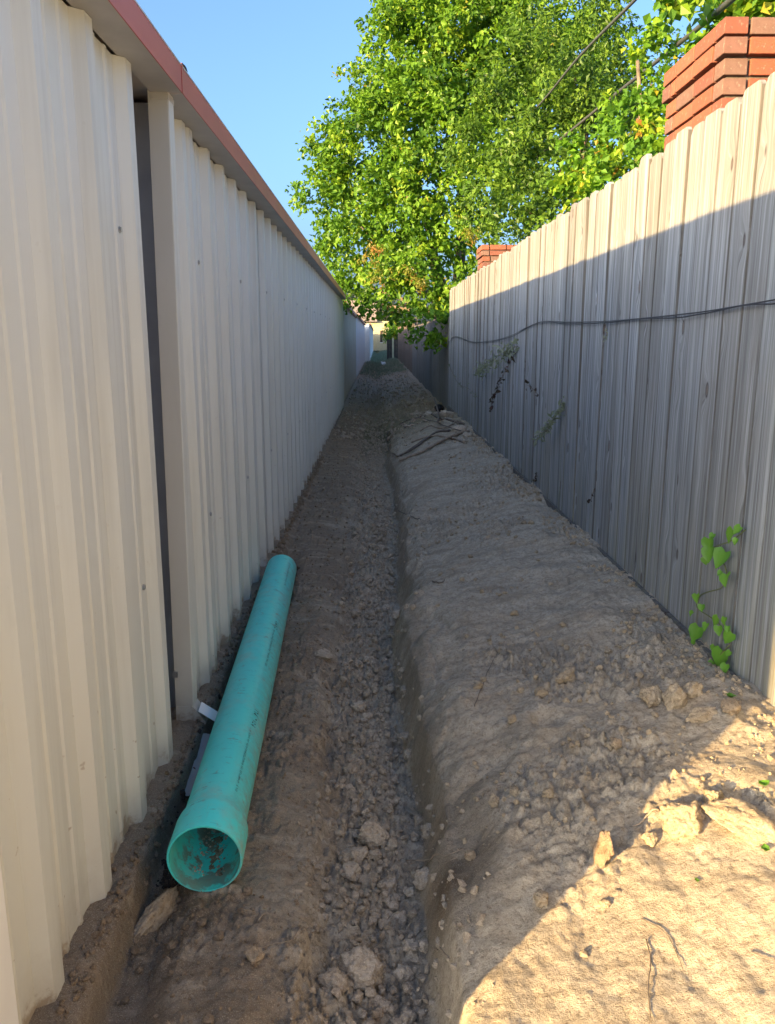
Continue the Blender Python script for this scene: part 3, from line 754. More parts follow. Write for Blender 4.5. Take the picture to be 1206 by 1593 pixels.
def put_rock(name, me, mat, loc, size, label, cat, group=None, rot=None, sink=0.25, sq=(1, 1, 0.75)):
    if not me.materials: me.materials.append(mat)
    o = bpy.data.objects.new(name, me); COL.objects.link(o)
    z = TZ(loc[0], loc[1]) + size * sq[2] * (1 - 2 * sink) * 0.9
    o.location = (loc[0], loc[1], z)
    o.rotation_euler = rot if rot is not None else (random.uniform(-0.4, 0.4), random.uniform(-0.4, 0.4), random.uniform(0, 6.28))
    o.scale = (size * sq[0], size * sq[1], size * sq[2])
    return tag(o, label, cat, group)
def ground_at(px, py, it=7):
    z = 0.1
    for _ in range(it):
        p = P(px, py, Z=z); z = 0.5 * z + 0.5 * TZ(p.x, p.y)
    return P(px, py, Z=z)
special = [
    (940, 1338, 0.029, 'flat tan dirt chip standing on edge at the shadow line', 'clod', (0.55, 0.9, 1.35), 0.1),
    (1064, 1278, 0.062, 'large blocky tan clod in sunlight, left of the two big ones at right', 'clod', (1.05, 0.9, 0.7), 0.42),
    (1160, 1284, 0.060, 'large flat tan slab of dirt in sunlight near the right edge', 'clod', (1.25, 0.9, 0.5), 0.42),
    (552, 1338, 0.038, 'big rounded tan clod on the trench rubble, left one of a touching pair', 'clod', (1, 1, 0.8), 0.2),
    (582, 1306, 0.044, 'big grey brown clod on the trench rubble, right one of a touching pair', 'clod', (1.1, 1, 0.8), 0.2),
    (546, 1362, 0.026, 'small orange tan clod just in front of the touching pair in the trench', 'clod', (1, 1, 0.8), 0.2),
    (1012, 1084, 0.038, 'long brown clod lying by the fence foot, leftmost of the cluster', 'clod', (1.3, 0.8, 0.7), 0.25),
    (1048, 1098, 0.040, 'tall tan broken clod in the middle of the cluster by the fence foot', 'clod', (0.8, 0.8, 1.2), 0.3),
    (1074, 1082, 0.034, 'dark rounded clod behind the tall tan one by the fence foot', 'clod', (1, 1, 0.9), 0.25),
    (1090, 1116, 0.034, 'wide grey clod at the front of the cluster by the fence foot', 'clod', (1.4, 0.8, 0.6), 0.3),
    (1137, 1107, 0.026, 'pale tan stone with a tiny weed growing over it beside the fence foot', 'stone', (1.2, 1, 0.7), 0.2),
    (958, 1164, 0.020, 'small pale grey stone on the grey slope, left of the shadow line', 'stone', (1.1, 0.9, 0.8), 0.2),
    (880, 1060, 0.040, 'brown clod over a dark hollow in the middle of the grey slope', 'clod', (1.3, 0.8, 0.6), 0.3),
    (842, 1078, 0.024, 'small brown clod just left of the dark hollow on the slope', 'clod', (1, 1, 0.8), 0.2),
    (1108, 1250, 0.030, 'dark rounded clod between the two big sunlit clods', 'clod', (1, 1, 0.8), 0.2),
    (768, 1252, 0.017, 'small orange tan stone on the slope right of the bare trench bank', 'stone', (1, 1, 1), 0.2),
    (801, 1238, 0.016, 'small brown orange stone high on the slope above the bare bank', 'stone', (1, 1, 1), 0.2),
    (732, 1336, 0.014, 'small cream stone stuck on the trench bank beside the pale roots', 'stone', (1, 1, 1), 0.1),
    (560, 1515, 0.045, 'broad lumpy clod half buried in the near trench rubble', 'clod', (1.2, 1, 0.8), 0.3),
    (520, 1530, 0.033, 'rough grey clod low in the trench at the bottom of the picture', 'clod', (1.1, 1, 0.8), 0.25),
    (545, 1232, 0.024, 'rounded tan clod on rubble level with the pipe bell', 'clod', (1.1, 1, 0.8), 0.2),
    (503, 1020, 0.034, 'pale crumbled clod on the left trench shoulder beside the pipe', 'clod', (1.1, 1, 0.5), 0.3),
    (395, 1490, 0.020, 'pale pebble in the gravelly patch left of the near trench', 'stone', (1, 1, 0.8), 0.2),
]
random.seed(5)
for i, (px, py, sz, lab, cat, sq, sink) in enumerate(special):
    p = ground_at(px, py)
    nm = 'dirt_clod' if cat == 'clod' else 'pale_stone'
    me = clod_mesh(100 + i, 5, 11 + i % 4, 0.14)
    mat = M['palestone'] if (cat == 'stone' and 'pale' in lab) else M['browncrumb'] if 'standing on edge' in lab else M['dirtlump'] if px > 700 else M['clod']
    o = put_rock(nm, me, mat, (p.x, p.y), sz, lab, cat, None, (random.uniform(-0.25, 0.25), random.uniform(-0.25, 0.25), random.uniform(0, 6.28)) if sq[2] < 1.3 else (0.1, 0.3, 0.6), sink, sq)
# long stone under the pipe mouth
me = clod_mesh(333, 5, 9, 0.12)
o = put_rock('long_stone', me, M['palestone'], (-0.55, 1.745), 0.040, 'long pale orange stone wedged under the left of the pipe mouth', 'stone', None, (0.15, -0.25, R(-32)), 0.2, (0.62, 2.1, 0.75))

# look-alike clods of the trench rubble
random.seed(21)
cnt = 0
def wobx(y): return 0.035 * math.sin(y * 1.15 + 0.6)
def zone(y):
    return ('nearest trench end' if y < 1.35 else 'trench by pipe mouth' if y < 1.9 else 'trench by near pipe half' if y < 2.7
            else 'trench by far pipe half' if y < 4.4 else 'trench beyond the pipe')
def clod_label(x, y, s):
    sz = 'big' if s > 0.024 else 'middling' if s > 0.017 else 'small' if s > 0.0125 else 'tiny'
    sd_ = 'left edge' if x < -0.07 else 'right edge' if x > 0.05 else 'middle'
    return '%s crumbly dirt clod in the rubble, %s, %s' % (sz, zone(y), sd_)
placed = []
tries = 0
while cnt < 185 and tries < 9000:
    tries += 1
    y = 1.12 + 5.5 * random.random() ** 1.9; x = wobx(y) * 0.7 + random.gauss(-0.02, 0.065)
    s = random.choice((0.010, 0.012, 0.014, 0.016, 0.019, 0.022, 0.028)) * random.uniform(0.8, 1.15)
    if abs(x) > 0.19 or any((x - a) ** 2 + (y - b) ** 2 < (0.8 * (s + c)) ** 2 for a, b, c in placed): continue
    placed.append((x, y, s))
    put_rock('dirt_clod', rocks[cnt % 9], M['clod'], (x, y), s, clod_label(x, y, s), 'clod', 'loose clods in the trench bottom', sink=0.3, sq=(1, random.uniform(0.75, 1.1), random.uniform(0.65, 0.95)))
    cnt += 1
random.seed(22); cnt = 0
while cnt < 52:
    y = 1.35 + 3.6 * random.random() ** 1.5; x = random.uniform(0.32, 1.08); s = random.uniform(0.008, 0.019)
    if y < 2.0 and random.random() < 0.5: continue
    put_rock('dirt_clod', rocks2[cnt % 5], M['dirtlump'], (x, y), s, '%s dry clod on grey slope, %s, %s' % ('small' if s > 0.013 else 'tiny', 'near the fence' if x > 0.8 else 'halfway up' if x > 0.5 else 'low above the trench bank', 'near end' if y < 2.0 else 'beside the pipe' if y < 3.2 else 'beyond the vine'), 'clod', 'small clods on the slope below the fence', sink=0.2); cnt += 1
random.seed(23)
for i in range(26):
    y = 1.12 + 0.7 * random.random(); x = -0.56 + 0.26 * random.random() ** 1.4 + (y - 1.2) * -0.02; s = random.uniform(0.007, 0.014)
    put_rock('dirt_clod', rocks3[i % 4], M['browncrumb'], (x, y), s, '%s gravelly clod on brown shelf %s, %s' % ('small' if s > 0.010 else 'tiny', 'before the pipe mouth' if y < 1.6 else 'beside the pipe bell', 'towards the metal wall' if x < -0.45 else 'towards the trench'), 'clod', 'small clods in front of the pipe', sink=0.2)

# crumbs nobody could count
def crumbs(name, label, N, xf_, yf_, smin, smax, mat, seed, powr=2.5, patchy=False):
    r_ = np.random.default_rng(seed)
    bm = bmesh.new(); bmesh.ops.create_icosphere(bm, subdivisions=1, radius=1.0)
    base = np.array([v.co[:] for v in bm.verts]); fc = np.array([[v.index for v in f.verts] for f in bm.faces]); bm.free()
    y = yf_(r_.random(N), r_); x = xf_(r_.random(N), y, r_)
    keep = (x > -0.66) & (x < 1.13); x = x[keep]; y = y[keep]; N = len(x)
    if patchy:
        pk = fbm(x, y, 2.2, 4, 15) * 1.6 + 0.25 * r_.random(N) + 0.25 * (x > 0.98) - 0.8 * ((x > 0.15) & (y < 1.75)) > 0.12; x = x[pk]; y = y[pk]; N = len(x)
    s = smin + (smax - smin) * r_.random(N) ** powr
    s = s * np.clip(0.7 + y * 0.12, 0.7, 1.35)
    z = terrain(x, y)
    q = r_.normal(size=(N, 4)); q /= np.linalg.norm(q, axis=1)[:, None]
    a, b, c, d = q.T
    Rm = np.stack([np.stack([1 - 2 * (c * c + d * d), 2 * (b * c - a * d), 2 * (b * d + a * c)], -1),
                   np.stack([2 * (b * c + a * d), 1 - 2 * (b * b + d * d), 2 * (c * d - a * b)], -1),
                   np.stack([2 * (b * d - a * c), 2 * (c * d + a * b), 1 - 2 * (b * b + c * c)], -1)], 1)
    jit = 1 + 0.25 * r_.normal(size=(N, len(base), 1)).clip(-1.5, 1.5)
    sc3 = r_.uniform(0.6, 1.15, size=(N, 1, 3))
    pts = base[None] * jit * sc3 * s[:, None, None]
    pts = np.einsum('nij,nkj->nki', Rm, pts)
    pts = pts + np.stack([x, y, z + s * 0.35], 1)[:, None, :]
    Fc = (fc[None] + (np.arange(N) * len(base))[:, None, None]).reshape(-1, 3)
    o = link_mesh(name, np_mesh(name, pts.reshape(-1, 3), Fc, False), mat)
    return tag(o, label, None, None, 'stuff')
def yl(a, b, p): return lambda u, r_: a + (b - a) * u ** p
crumbs('soil_crumbs', 'loose crumbs of dry soil strewn along the trench bottom', 8500, lambda u, y, r_: 0.025 * np.sin(y * 1.15 + 0.6) + r_.normal(-0.02, 0.085, len(u)), yl(1.05, 22, 2.3), 0.0024, 0.016, M['clod'], 1, 1.9)
crumbs('soil_crumbs', 'loose crumbs of grey soil scattered over the slope below the fence', 11000, lambda u, y, r_: np.where(r_.random(len(u)) < 0.35, 1.13 - np.abs(r_.normal(0, 0.10, len(u))), r_.uniform(0.2, 1.12, len(u))), yl(1.1, 20, 2.0), 0.0020, 0.011, M['dirtlump'], 2, 2.6, True)
crumbs('soil_crumbs', 'loose crumbs of brown soil on the shelf round the pipe', 3500, lambda u, y, r_: r_.uniform(-0.6, -0.12, len(u)), yl(1.05, 14, 2.0), 0.0018, 0.008, M['browncrumb'], 3)
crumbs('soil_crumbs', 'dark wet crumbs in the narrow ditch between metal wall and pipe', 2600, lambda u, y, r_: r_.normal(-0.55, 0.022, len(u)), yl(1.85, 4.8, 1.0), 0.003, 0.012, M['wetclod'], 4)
crumbs('soil_crumbs', 'tan crumbs along the rim of dirt at the foot of the metal wall', 1500, lambda u, y, r_: r_.normal(-0.622, 0.012, len(u)), yl(1.1, 9.0, 1.4), 0.002, 0.012, M['browncrumb'], 5)
# soil fallen inside the pipe mouth
random.seed(9)
mb = bmesh.new()
for i in range(70):
    a = R(random.choice((-112, -76)) + random.gauss(0, 6)); t = random.uniform(0.05, 0.24); r = (rb if t < 0.11 else ro) - th - 0.001
    s = random.uniform(0.0012, 0.0045)
    mat_ = Matrix.Translation((r * math.cos(a), t, r * math.sin(a))) @ Matrix.Diagonal((s, s * 1.3, s * 0.7, 1))
    bmesh.ops.create_icosphere(mb, subdivisions=1, radius=1.0, matrix=mat_)
me = bpy.data.meshes.new('soil_in_mouth'); mb.to_mesh(me); mb.free()
so = link_mesh('soil_crumbs', me, M['clod']); so.location = pipe.location; so.rotation_euler = pipe.rotation_euler
tag(so, 'crumbs of brown soil lying inside the mouth of the turquoise pipe', None, None, 'stuff')

# ------------------------------------------------------------------ roots, twigs, wire
def on_ground(pts, lift=0.004):
    out = []
    for (px, py) in pts:
        p = ground_at(px, py); out.append((p.x, p.y, TZ(p.x, p.y) + lift))
    return out
def root(name, pts, r0, r1, mat, label, cat='root', lift=0.004, wob=0.0006):
    w_ = smooth_path(on_ground(pts, lift), 7, wob + r0 * 0.22); n = len(w_)
    w_ = [Vector((q.x, q.y, max(q.z, TZ(q.x, q.y) + lift * 0.6))) for q in w_]
    o = MB().tube(w_, [r0 + (r1 - r0) * i / (n - 1) for i in range(n)], 5).build(name, mat)
    return tag(o, label, cat)
random.seed(31)
root('root', [(388, 1482), (420, 1472), (450, 1466), (498, 1452)], 0.0013, 0.0008, M['root'], 'thin pale root across the brown shelf at lower left')
root('root', [(632, 1337), (670, 1338), (700, 1330), (722, 1322)], 0.0020, 0.0010, M['root'], 'upper pale root strand lying across the trench bank')
root('root', [(630, 1362), (655, 1352), (690, 1345), (712, 1334)], 0.0014, 0.0008, M['root'], 'lower curved pale root strand below the first on the trench bank')
root('root', [(1025, 1262), (1008, 1270), (995, 1283), (985, 1288)], 0.0030, 0.0014, M['root'], 'pale bent root sticking out at the shadow line left of the sunlit clod')
root('root', [(1005, 1465), (1012, 1500), (1008, 1540), (1012, 1590)], 0.0016, 0.0010, M['darkroot'], 'dark straight root running down the sunlit dirt')
root('root', [(998, 1432), (1030, 1450), (1048, 1475), (1062, 1512)], 0.0014, 0.0008, M['darkroot'], 'dark crooked root on the sunlit dirt, right of the straight one')
root('root', [(1168, 1483), (1188, 1492), (1206, 1496)], 0.0016, 0.001, M['darkroot'], 'short dark twig on sunlit dirt at the right edge')
root('root', [(548, 1488), (575, 1478), (590, 1470)], 0.0012, 0.0008, M['root'], 'short pale root on rubble at the bottom of the trench')
root('root', [(738, 1100), (748, 1075), (762, 1040), (778, 1010)], 0.0016, 0.001, M['darkroot'], 'dark wiry root lying up the grey bank')
root('root', [(620, 795), (640, 805), (655, 810)], 0.003, 0.002, M['darkroot'], 'dark twig poking from the middle of the trench bank')
root('root', [(672, 905), (685, 908), (692, 903)], 0.004, 0.002, M['darkroot'], 'short dark root stub on the grey bank')
root('root', [(402, 1432), (408, 1425), (414, 1424)], 0.003, 0.002, M['root'], 'stubby pale twig in front of the long stone')
root('root', [(676, 1478), (690, 1486), (700, 1494)], 0.002, 0.0015, M['root'], 'broken pale straw at the near trench bank foot')
root('wire_loop', [(722, 675), (690, 664), (650, 655), (622, 660), (603, 678), (604, 700), (618, 712), (640, 700), (665, 684), (700, 672)], 0.006, 0.006, M['darkroot'], 'thin looping wire lying round the hump of dirt', 'wire', 0.02)
root('root', [(622, 718), (655, 706), (685, 690), (715, 676), (728, 674)], 0.012, 0.024, M['root'], 'thick dusty root running down from the heap, front one', 'root', 0.02)
root('root', [(622, 712), (645, 700), (668, 682), (700, 672)], 0.010, 0.015, M['darkroot'], 'dusty root strand behind the thick front root on the heap', 'root', 0.02)
root('root', [(636, 665), (655, 650), (690, 655), (722, 662)], 0.010, 0.014, M['darkroot'], 'dark root stretching across the top of the heap', 'root', 0.02)
root('stick', [(682, 668), (681, 650), (676, 630)], 0.016, 0.01, M['darkroot'], 'dark upright stick standing in the heap beside the fence', 'stick', 0.10)
p = ground_at(684, 640)
put_rock('black_lump', clod_mesh(71, 3, 9, 0.1), M['black'], (p.x, p.y), 0.09, 'black lump on top of the dirt heap by the fence', 'lump', sink=0.0)
for i, (px, py, s, lab) in enumerate([(694, 652, 0.10, 'pale lumpy clod right below the black lump on the heap'), (715, 672, 0.09, 'long dusty clod at the heap by the fence foot'), (728, 680, 0.06, 'small clod between the heap and the fence foot'), (668, 645, 0.08, 'grey clod at the left of the black lump on the heap')]):
    p = ground_at(px, py); put_rock('dirt_clod', clod_mesh(80 + i, 3, 10, 0.14), M['clod'], (p.x, p.y), s, lab, 'clod', sink=0.25)
root('root', [(640, 690), (672, 680), (706, 684), (722, 690)], 0.010, 0.016, M['root'], 'crooked pale root crossing the front of the heap', 'root', 0.015)
root('root', [(655, 672), (668, 664), (684, 668), (700, 664), (716, 656)], 0.007, 0.010, M['root'], 'short pale root tangled behind the black lump', 'root', 0.015)
# wire stapled along the fence
wpts = [(1230, 461), (1206, 466), (1160, 474), (1100, 484), (1050, 490), (1000, 495), (940, 500), (880, 501), (845, 500), (820, 509), (795, 522), (765, 530), (735, 532), (708, 523), (698, 532), (684, 536), (672, 535)]
for k, (dx, lab) in enumerate(((0, 'black wire sagging along the grey pickets, upper strand'), (0.006, 'second black wire twisted just under the first on the pickets'))):
    pts = [P(px, py, X=FX - 0.010 - dx) - Vector((0, 0, 0.010 * k * (1 + math.sin(i * 2.1)) * 0.6)) for i, (px, py) in enumerate(wpts)]
    tag(MB().tube(smooth_path(pts, 6), 0.0024, 5).build('fence_wire', M['wire']), lab, 'wire')
# overhead cables
def cable(pts, r, label):
    tag(MB().tube(smooth_path(pts, 8), r, 8).build('overhead_cable', M['cable']), label, 'cable')
cable([P(1250, -95, d=2.9), P(1190, -45, d=3.5), P(1120, 15, d=4.5), P(1060, 65, d=5.8), P(945, 157, d=9.0), P(865, 222, d=11.5), P(790, 280, d=15)], 0.0175, 'thick grey overhead cable passing above the brick pillar into the leaves')
cable([P(1080, -100, d=4.6), P(1035, -50, d=5.2), P(984, 4, d=6.2), P(898, 92, d=8.6), P(842, 160, d=11), P(780, 225, d=15)], 0.0135, 'thinner dark overhead cable crossing the top of the trees')

# ------------------------------------------------------------------ vines
HEART = [(0, 0), (0.30, -0.16), (0.52, 0.10), (0.46, 0.45), (0.22, 0.80), (0, 1.05), (-0.22, 0.80), (-0.46, 0.45), (-0.52, 0.10), (-0.30, -0.16)]
def heart_leaf(size, seed, tint):
    random.seed(seed)
    bm = bmesh.new(); cv = bm.verts.new((0, size * 0.4, size * -0.06))
    ring = [bm.verts.new((x * size * random.uniform(0.92, 1.08), y * size, size * (abs(x) * random.uniform(0.2, 0.55) - 0.35 * max(0, y - 0.4) ** 1.3))) for x, y in HEART]
    for i in range(len(ring)): f = bm.faces.new([cv, ring[i], ring[(i + 1) % len(ring)]]); f.smooth = True
    me = bpy.data.meshes.new('leaf'); bm.to_mesh(me); bm.free()
    a = me.attributes.new('tint', 'FLOAT', 'POINT'); tv = np.full(len(me.vertices), tint * 0.7, dtype=np.float32); tv[0] += 0.3; tv[1] += 0.25; tv[6] += 0.2; a.data.foreach_set('value', tv)
    return me
leafdata = [(1110, 835, 12), (1120, 858, 10), (1096, 872, 12), (1122, 892, 9), (1078, 955, 10), (1100, 975, 12), (1132, 978, 10), (1110, 1035, 16), (1136, 1018, 13), (1098, 1062, 12), (1128, 1068, 12), (1080, 1000, 9), (1146, 842, 10),
            (1140, 834, 24), (1152, 826, 14), (1102, 846, 20), (1104, 862, 26), (1128, 870, 28), (1130, 902, 22), (1084, 930, 13), (1092, 945, 11),
            (1117, 968, 16), (1128, 966, 13), (1118, 980, 15), (1087, 985, 26), (1068, 1002, 12), (1138, 993, 20), (1112, 1010, 13), (1124, 1024, 30), (1130, 1040, 18), (1106, 1050, 22), (1121, 1060, 22)]
vine = empty('climbing_vine', (FX - 0.05, 2.35, 0.27), 'bright green heart leaved vine climbing the near end of the grey fence', 'vine')
vs = [P(1118, 1078, X=FX - 0.03), P(1108, 1050, X=FX - 0.04), P(1120, 1020, X=FX - 0.03), P(1135, 1000, X=FX - 0.02), P(1118, 970, X=FX - 0.02), P(1085, 945, X=FX - 0.02), P(1092, 925, X=FX - 0.015), P(1125, 912, X=FX - 0.02), P(1128, 880, X=FX - 0.02), P(1105, 856, X=FX - 0.02), P(1136, 842, X=FX - 0.02), P(1160, 824, X=FX - 0.012)]
MB().tube(smooth_path(vs, 6, 0.0006), 0.0022, 5).build('stem', M['stem'], vine)
random.seed(41)
for i, (px, py, sz) in enumerate(leafdata):
    c = P(px, py, X=FX - random.uniform(0.025, 0.06)); size = sz * (c.y) / FPX * random.uniform(0.9, 1.15)
    st = random.getstate(); me = heart_leaf(size, i, random.random()); random.setstate(st)
    o = link_mesh('leaf', me, M['leafV'], vine, (c.x, c.y, c.z + size * 0.4))
    # blade faces the alley and the sky, tip hangs down
    nrm = Vector((-1, -0.5 + random.uniform(-0.4, 0.4), 0.35 + random.uniform(-0.3, 0.5))).normalized()
    tip = Vector((random.uniform(-0.2, 0.1), random.uniform(-0.6, 0.6), -1)); tip = (tip - nrm * tip.dot(nrm)).normalized()
    xax = tip.cross(nrm); o.rotation_euler = Matrix((xax, tip, nrm)).transposed().to_euler()

def leaf_quads(C, Nrm, T, S, asp=0.6, fold=0.18):
    """C centres, Nrm normals, T tip dirs, S sizes -> folded rhombus leaves"""
    Bn = np.cross(Nrm, T); Bn /= np.linalg.norm(Bn, axis=1)[:, None] + 1e-9
    T = np.cross(Bn, Nrm); S = S[:, None]
    v0 = C - T * S * 0.5; v2 = C + T * S * 0.55; v1 = C + Bn * S * asp * 0.5 - T * S * 0.06 + Nrm * S * fold; v3 = C - Bn * S * asp * 0.5 - T * S * 0.06 + Nrm * S * fold
    V = np.stack([v0, v1, v2, v3], 1).reshape(-1, 3); n = len(C); b = np.arange(n)[:, None] * 4
    Fq = np.concatenate([b + np.array([[0, 1, 2]]), b + np.array([[0, 2, 3]])], 0)
    return V, Fq
def sprig(name, stem_px, n, size, mat, label, seed, xoff=0.03, hang=0.4, asp=0.5, spread=0.02):
    r_ = np.random.default_rng(seed)
    pts = [P(px, py, X=FX - 0.008 - xoff * min(1, i * 0.6)) for i, (px, py) in enumerate(stem_px)]
    e = empty(name, pts[0], label, 'sprig')
    sp = smooth_path(pts, 6, 0.0008)
    MB().tube(sp, [0.003 * (1 - 0.7 * i / len(sp)) for i in range(len(sp))], 4).build('stem', M['darkroot'], e)
    t = r_.random(n) * (len(sp) - 1.01); i0 = t.astype(int); spa = np.array([p[:] for p in sp])
    C = spa[i0] + (spa[np.minimum(i0 + 1, len(sp) - 1)] - spa[i0]) * (t - i0)[:, None] + r_.normal(0, spread, (n, 3)) * np.array([0.4, 1, 1])
    C[:, 0] = np.minimum(C[:, 0], FX - 0.008)
    Nn = r_.normal(size=(n, 3)) + np.array([-1.2, 0, 0.6]); Nn /= np.linalg.norm(Nn, axis=1)[:, None]
    T = r_.normal(size=(n, 3)) + np.array([0, 0, -hang]); T /= np.linalg.norm(T, axis=1)[:, None]
    Vq, Fq = leaf_quads(C, Nn, T, size * r_.uniform(0.6, 1.2, n), asp)
    o = link_mesh('foliage', np_mesh('foliage', Vq, Fq, False, {'tint': np.repeat(r_.random(n), 4)}), mat, e); tag(o, kind='stuff')
sprig('dusty_sprig', [(806, 538), (780, 550), (755, 572), (742, 578)], 220, 0.06, M['leafdust'], 'dusty grey green leafy sprig poking through the fence, upper one under the wire', 1, 0.08, 0.2, 0.3, 0.04)
sprig('dead_vine', [(804, 544), (788, 575), (776, 600), (768, 620), (762, 640)], 44, 0.05, M['leafdark'], 'dark dry leaf strand hanging down from the upper sprig on the fence', 2, 0.05, 0.6, 0.6, 0.022)
sprig('dusty_sprig', [(878, 628), (866, 645), (850, 670), (832, 686)], 110, 0.045, M['leafdust'], 'small dusty feathery sprig on the fence, lower and nearer one', 3, 0.06, 0.2, 0.35, 0.02)
sprig('dead_vine', [(838, 615), (828, 604), (818, 598)], 9, 0.04, M['leafdark'], 'single dark withered leaf cluster on the fence between the two sprigs', 4, 0.02, 0.6, 0.6, 0.015)
sprig('dead_vine', [(698, 566), (712, 595), (728, 604), (742, 615)], 26, 0.04, M['leafdust'], 'thin wispy dry tendril on the shaded far part of the fence', 5, 0.03, 0.2, 0.4, 0.02)
sprig('dead_vine', [(835, 735), (830, 755), (828, 778)], 22, 0.028, M['leafdark'], 'small dark plant at the fence foot halfway along', 6, 0.02, 0.4, 0.6, 0.02)
sprig('dead_vine', [(925, 760), (920, 775), (916, 782)], 7, 0.022, M['leafdark'], 'tiny dark withered leaves low on the middle of the fence', 7, 0.02, 0.5, 0.6, 0.008)
sprig('dead_vine', [(942, 505), (944, 520), (940, 528)], 8, 0.02, M['leafdust'], 'tiny pale dry leaves just under the wire on the fence', 8, 0.02, 0.5, 0.6, 0.008)
# weeds
for i, (px, py, s, lab) in enumerate([(1136, 1088, 0.016, 'tiny green weed above the pale stone at the fence foot'), (1187, 1226, 0.016, 'small yellow green weed in sunlit dirt at the right edge, upper one'), (1190, 1326, 0.013, 'tiny yellow green weed in sunlit dirt at the right edge, lower one'), (1084, 1372, 0.006, 'minute green seedling in the sunlit dirt')]):
    p = ground_at(px, py); z = TZ(p.x, p.y); e = empty('weed', (p.x, p.y, z), lab, 'weed')
    for k in range(6):
        a = k * 1.05 + i; me = heart_leaf(s * random.uniform(0.8, 1.2), k + 60, random.random())
        o = link_mesh('leaf', me, M['leafV'], e, (p.x + 0.002 * math.cos(a), p.y + 0.002 * math.sin(a), z + s * 0.5)); o.rotation_euler = (R(35), 0, a)
    MB().tube([(p.x, p.y, z - 0.004), (p.x, p.y, z + s * 0.55)], 0.0009, 4).build('stem', M['stem'], e)

# ------------------------------------------------------------------ trees
def crown(name, lobes, per_m2, size, mat, seed, parent, asp=0.62, clump=0.16, droop=0.7, tintf=None, layers=1.0, bough=0):
    """lobes: (centre Vector, radius). Leaves sit in small clumps spread through the outer half of each lobe."""
    r_ = np.random.default_rng(seed); Cs, Ns, Ts_, Ss, Tn = [], [], [], [], []
    for c, rad in lobes:
        c = np.array(c[:]); rv = np.array([rad, rad, rad]) if not hasattr(rad, '__len__') else np.array(rad)
        area = 4 * math.pi * (np.prod(rv) ** (2 / 3)); ncl = max(5, int(area * per_m2 / 26))
        d = r_.normal(size=(ncl, 3)); d /= np.linalg.norm(d, axis=1)[:, None]
        bumps = 1 + 0.26 * np.sin(d[:, 0] * 7 + seed + c[2] * 5) * np.cos(d[:, 2] * 6 + c[0] * 3)
        rr = (0.45 + 0.6 * r_.random(ncl) ** 0.55) * bumps
        cc = c + d * rr[:, None] * rv
        if bough:
            nb = max(4, int(area / (bough * bough * 1.7))); bd = r_.normal(size=(nb, 3)); bd /= np.linalg.norm(bd, axis=1)[:, None]
            bcen = c + bd * rv * r_.uniform(0.6, 1.05, (nb, 1)); brad = bough * r_.uniform(0.6, 1.25, nb)
            w_ = brad ** 2 / (brad ** 2).sum(); pick = r_.choice(nb, ncl, p=w_)
            d = r_.normal(size=(ncl, 3)) + np.array([0, -0.25, 0.45]) + 0.5 * bd[pick]; d /= np.linalg.norm(d, axis=1)[:, None]
            cc = bcen[pick] + d * (brad[pick] * r_.uniform(0.75, 1.0, ncl))[:, None]
        k = 26
        P_ = np.repeat(cc, k, 0) + r_.normal(0, clump * 0.5, (ncl * k, 3)) * np.array([1, 1, 0.9])
        out = np.repeat(d, k, 0)
        n_ = r_.normal(size=P_.shape) * 0.75 + out * 0.55 + np.array([0, 0, 0.55]); n_ /= np.linalg.norm(n_, axis=1)[:, None]
        t_ = r_.normal(size=P_.shape) * 0.6 + out * 0.35 + np.array([0, 0, -droop]); t_ /= np.linalg.norm(t_, axis=1)[:, None]
        tint = np.clip(np.repeat(r_.random(ncl) ** 1.0, k) * 0.72 + 0.28 * r_.random(len(P_)), 0, 1)
        # new leaves at the tips of the outermost clumps are lighter, a few rusty
        Cs.append(P_); Ns.append(n_); Ts_.append(t_); Ss.append(size * r_.uniform(0.6, 1.25, len(P_))); Tn.append(tint)
    C = np.concatenate(Cs); Nn = np.concatenate(Ns); T = np.concatenate(Ts_); S = np.concatenate(Ss); tn = np.concatenate(Tn)
    keep = ~((C[:, 0] > FX - 0.1) & (C[:, 0] < FX + 0.12) & (C[:, 2] < 2.08) & (C[:, 1] < 13.2))
    keep &= ~((C[:, 0] < -0.55) & (C[:, 2] < 2.12) & (C[:, 1] < 16.1))
    C, Nn, T, S, tn = C[keep], Nn[keep], T[keep], S[keep], tn[keep]
    Vq, Fq = leaf_quads(C, Nn, T, S, asp)
    o = link_mesh(name, np_mesh(name, Vq, Fq, False, {'tint': np.repeat(tn, 4)}), mat, parent)
    return o, len(C)
def limbs(parent, base, targets, r0, mat, seed, fork=0.45):
    random.seed(seed); top = Vector(base) + Vector((0.1, 0.1, 1.0)) * 1.0
    cz = sum((Vector(t) for t in targets), Vector()) / len(targets)
    f = Vector(base).lerp(cz, fork); f.z = max(f.z, base[2] + 1.2)
    MB().tube(smooth_path([base, Vector(base).lerp(f, 0.5) + Vector((0.06, -0.05, 0)), f, cz + Vector((0, 0, 0.4))], 5, 0.01), [r0 * (1 - 0.75 * i / 15) for i in range(16)], 9).build('trunk', mat, parent)
    for t in targets:
        t = Vector(t); s = Vector(base).lerp(f, random.uniform(0.75, 1.0)); m1 = s.lerp(t, 0.4) + Vector((random.uniform(-.2, .2), random.uniform(-.2, .2), random.uniform(0, .3)))
        pth = smooth_path([s, m1, m1.lerp(t, 0.75)], 6, 0.015)
        MB().tube(pth, [r0 * 0.42 * (1 - 0.9 * i / len(pth)) + 0.005 for i in range(len(pth))], 6).build('limb', mat, parent)
def LB(px, py, d, rpx): 
    c = P(px, py, d=d); return (c, rpx * d / FPX)
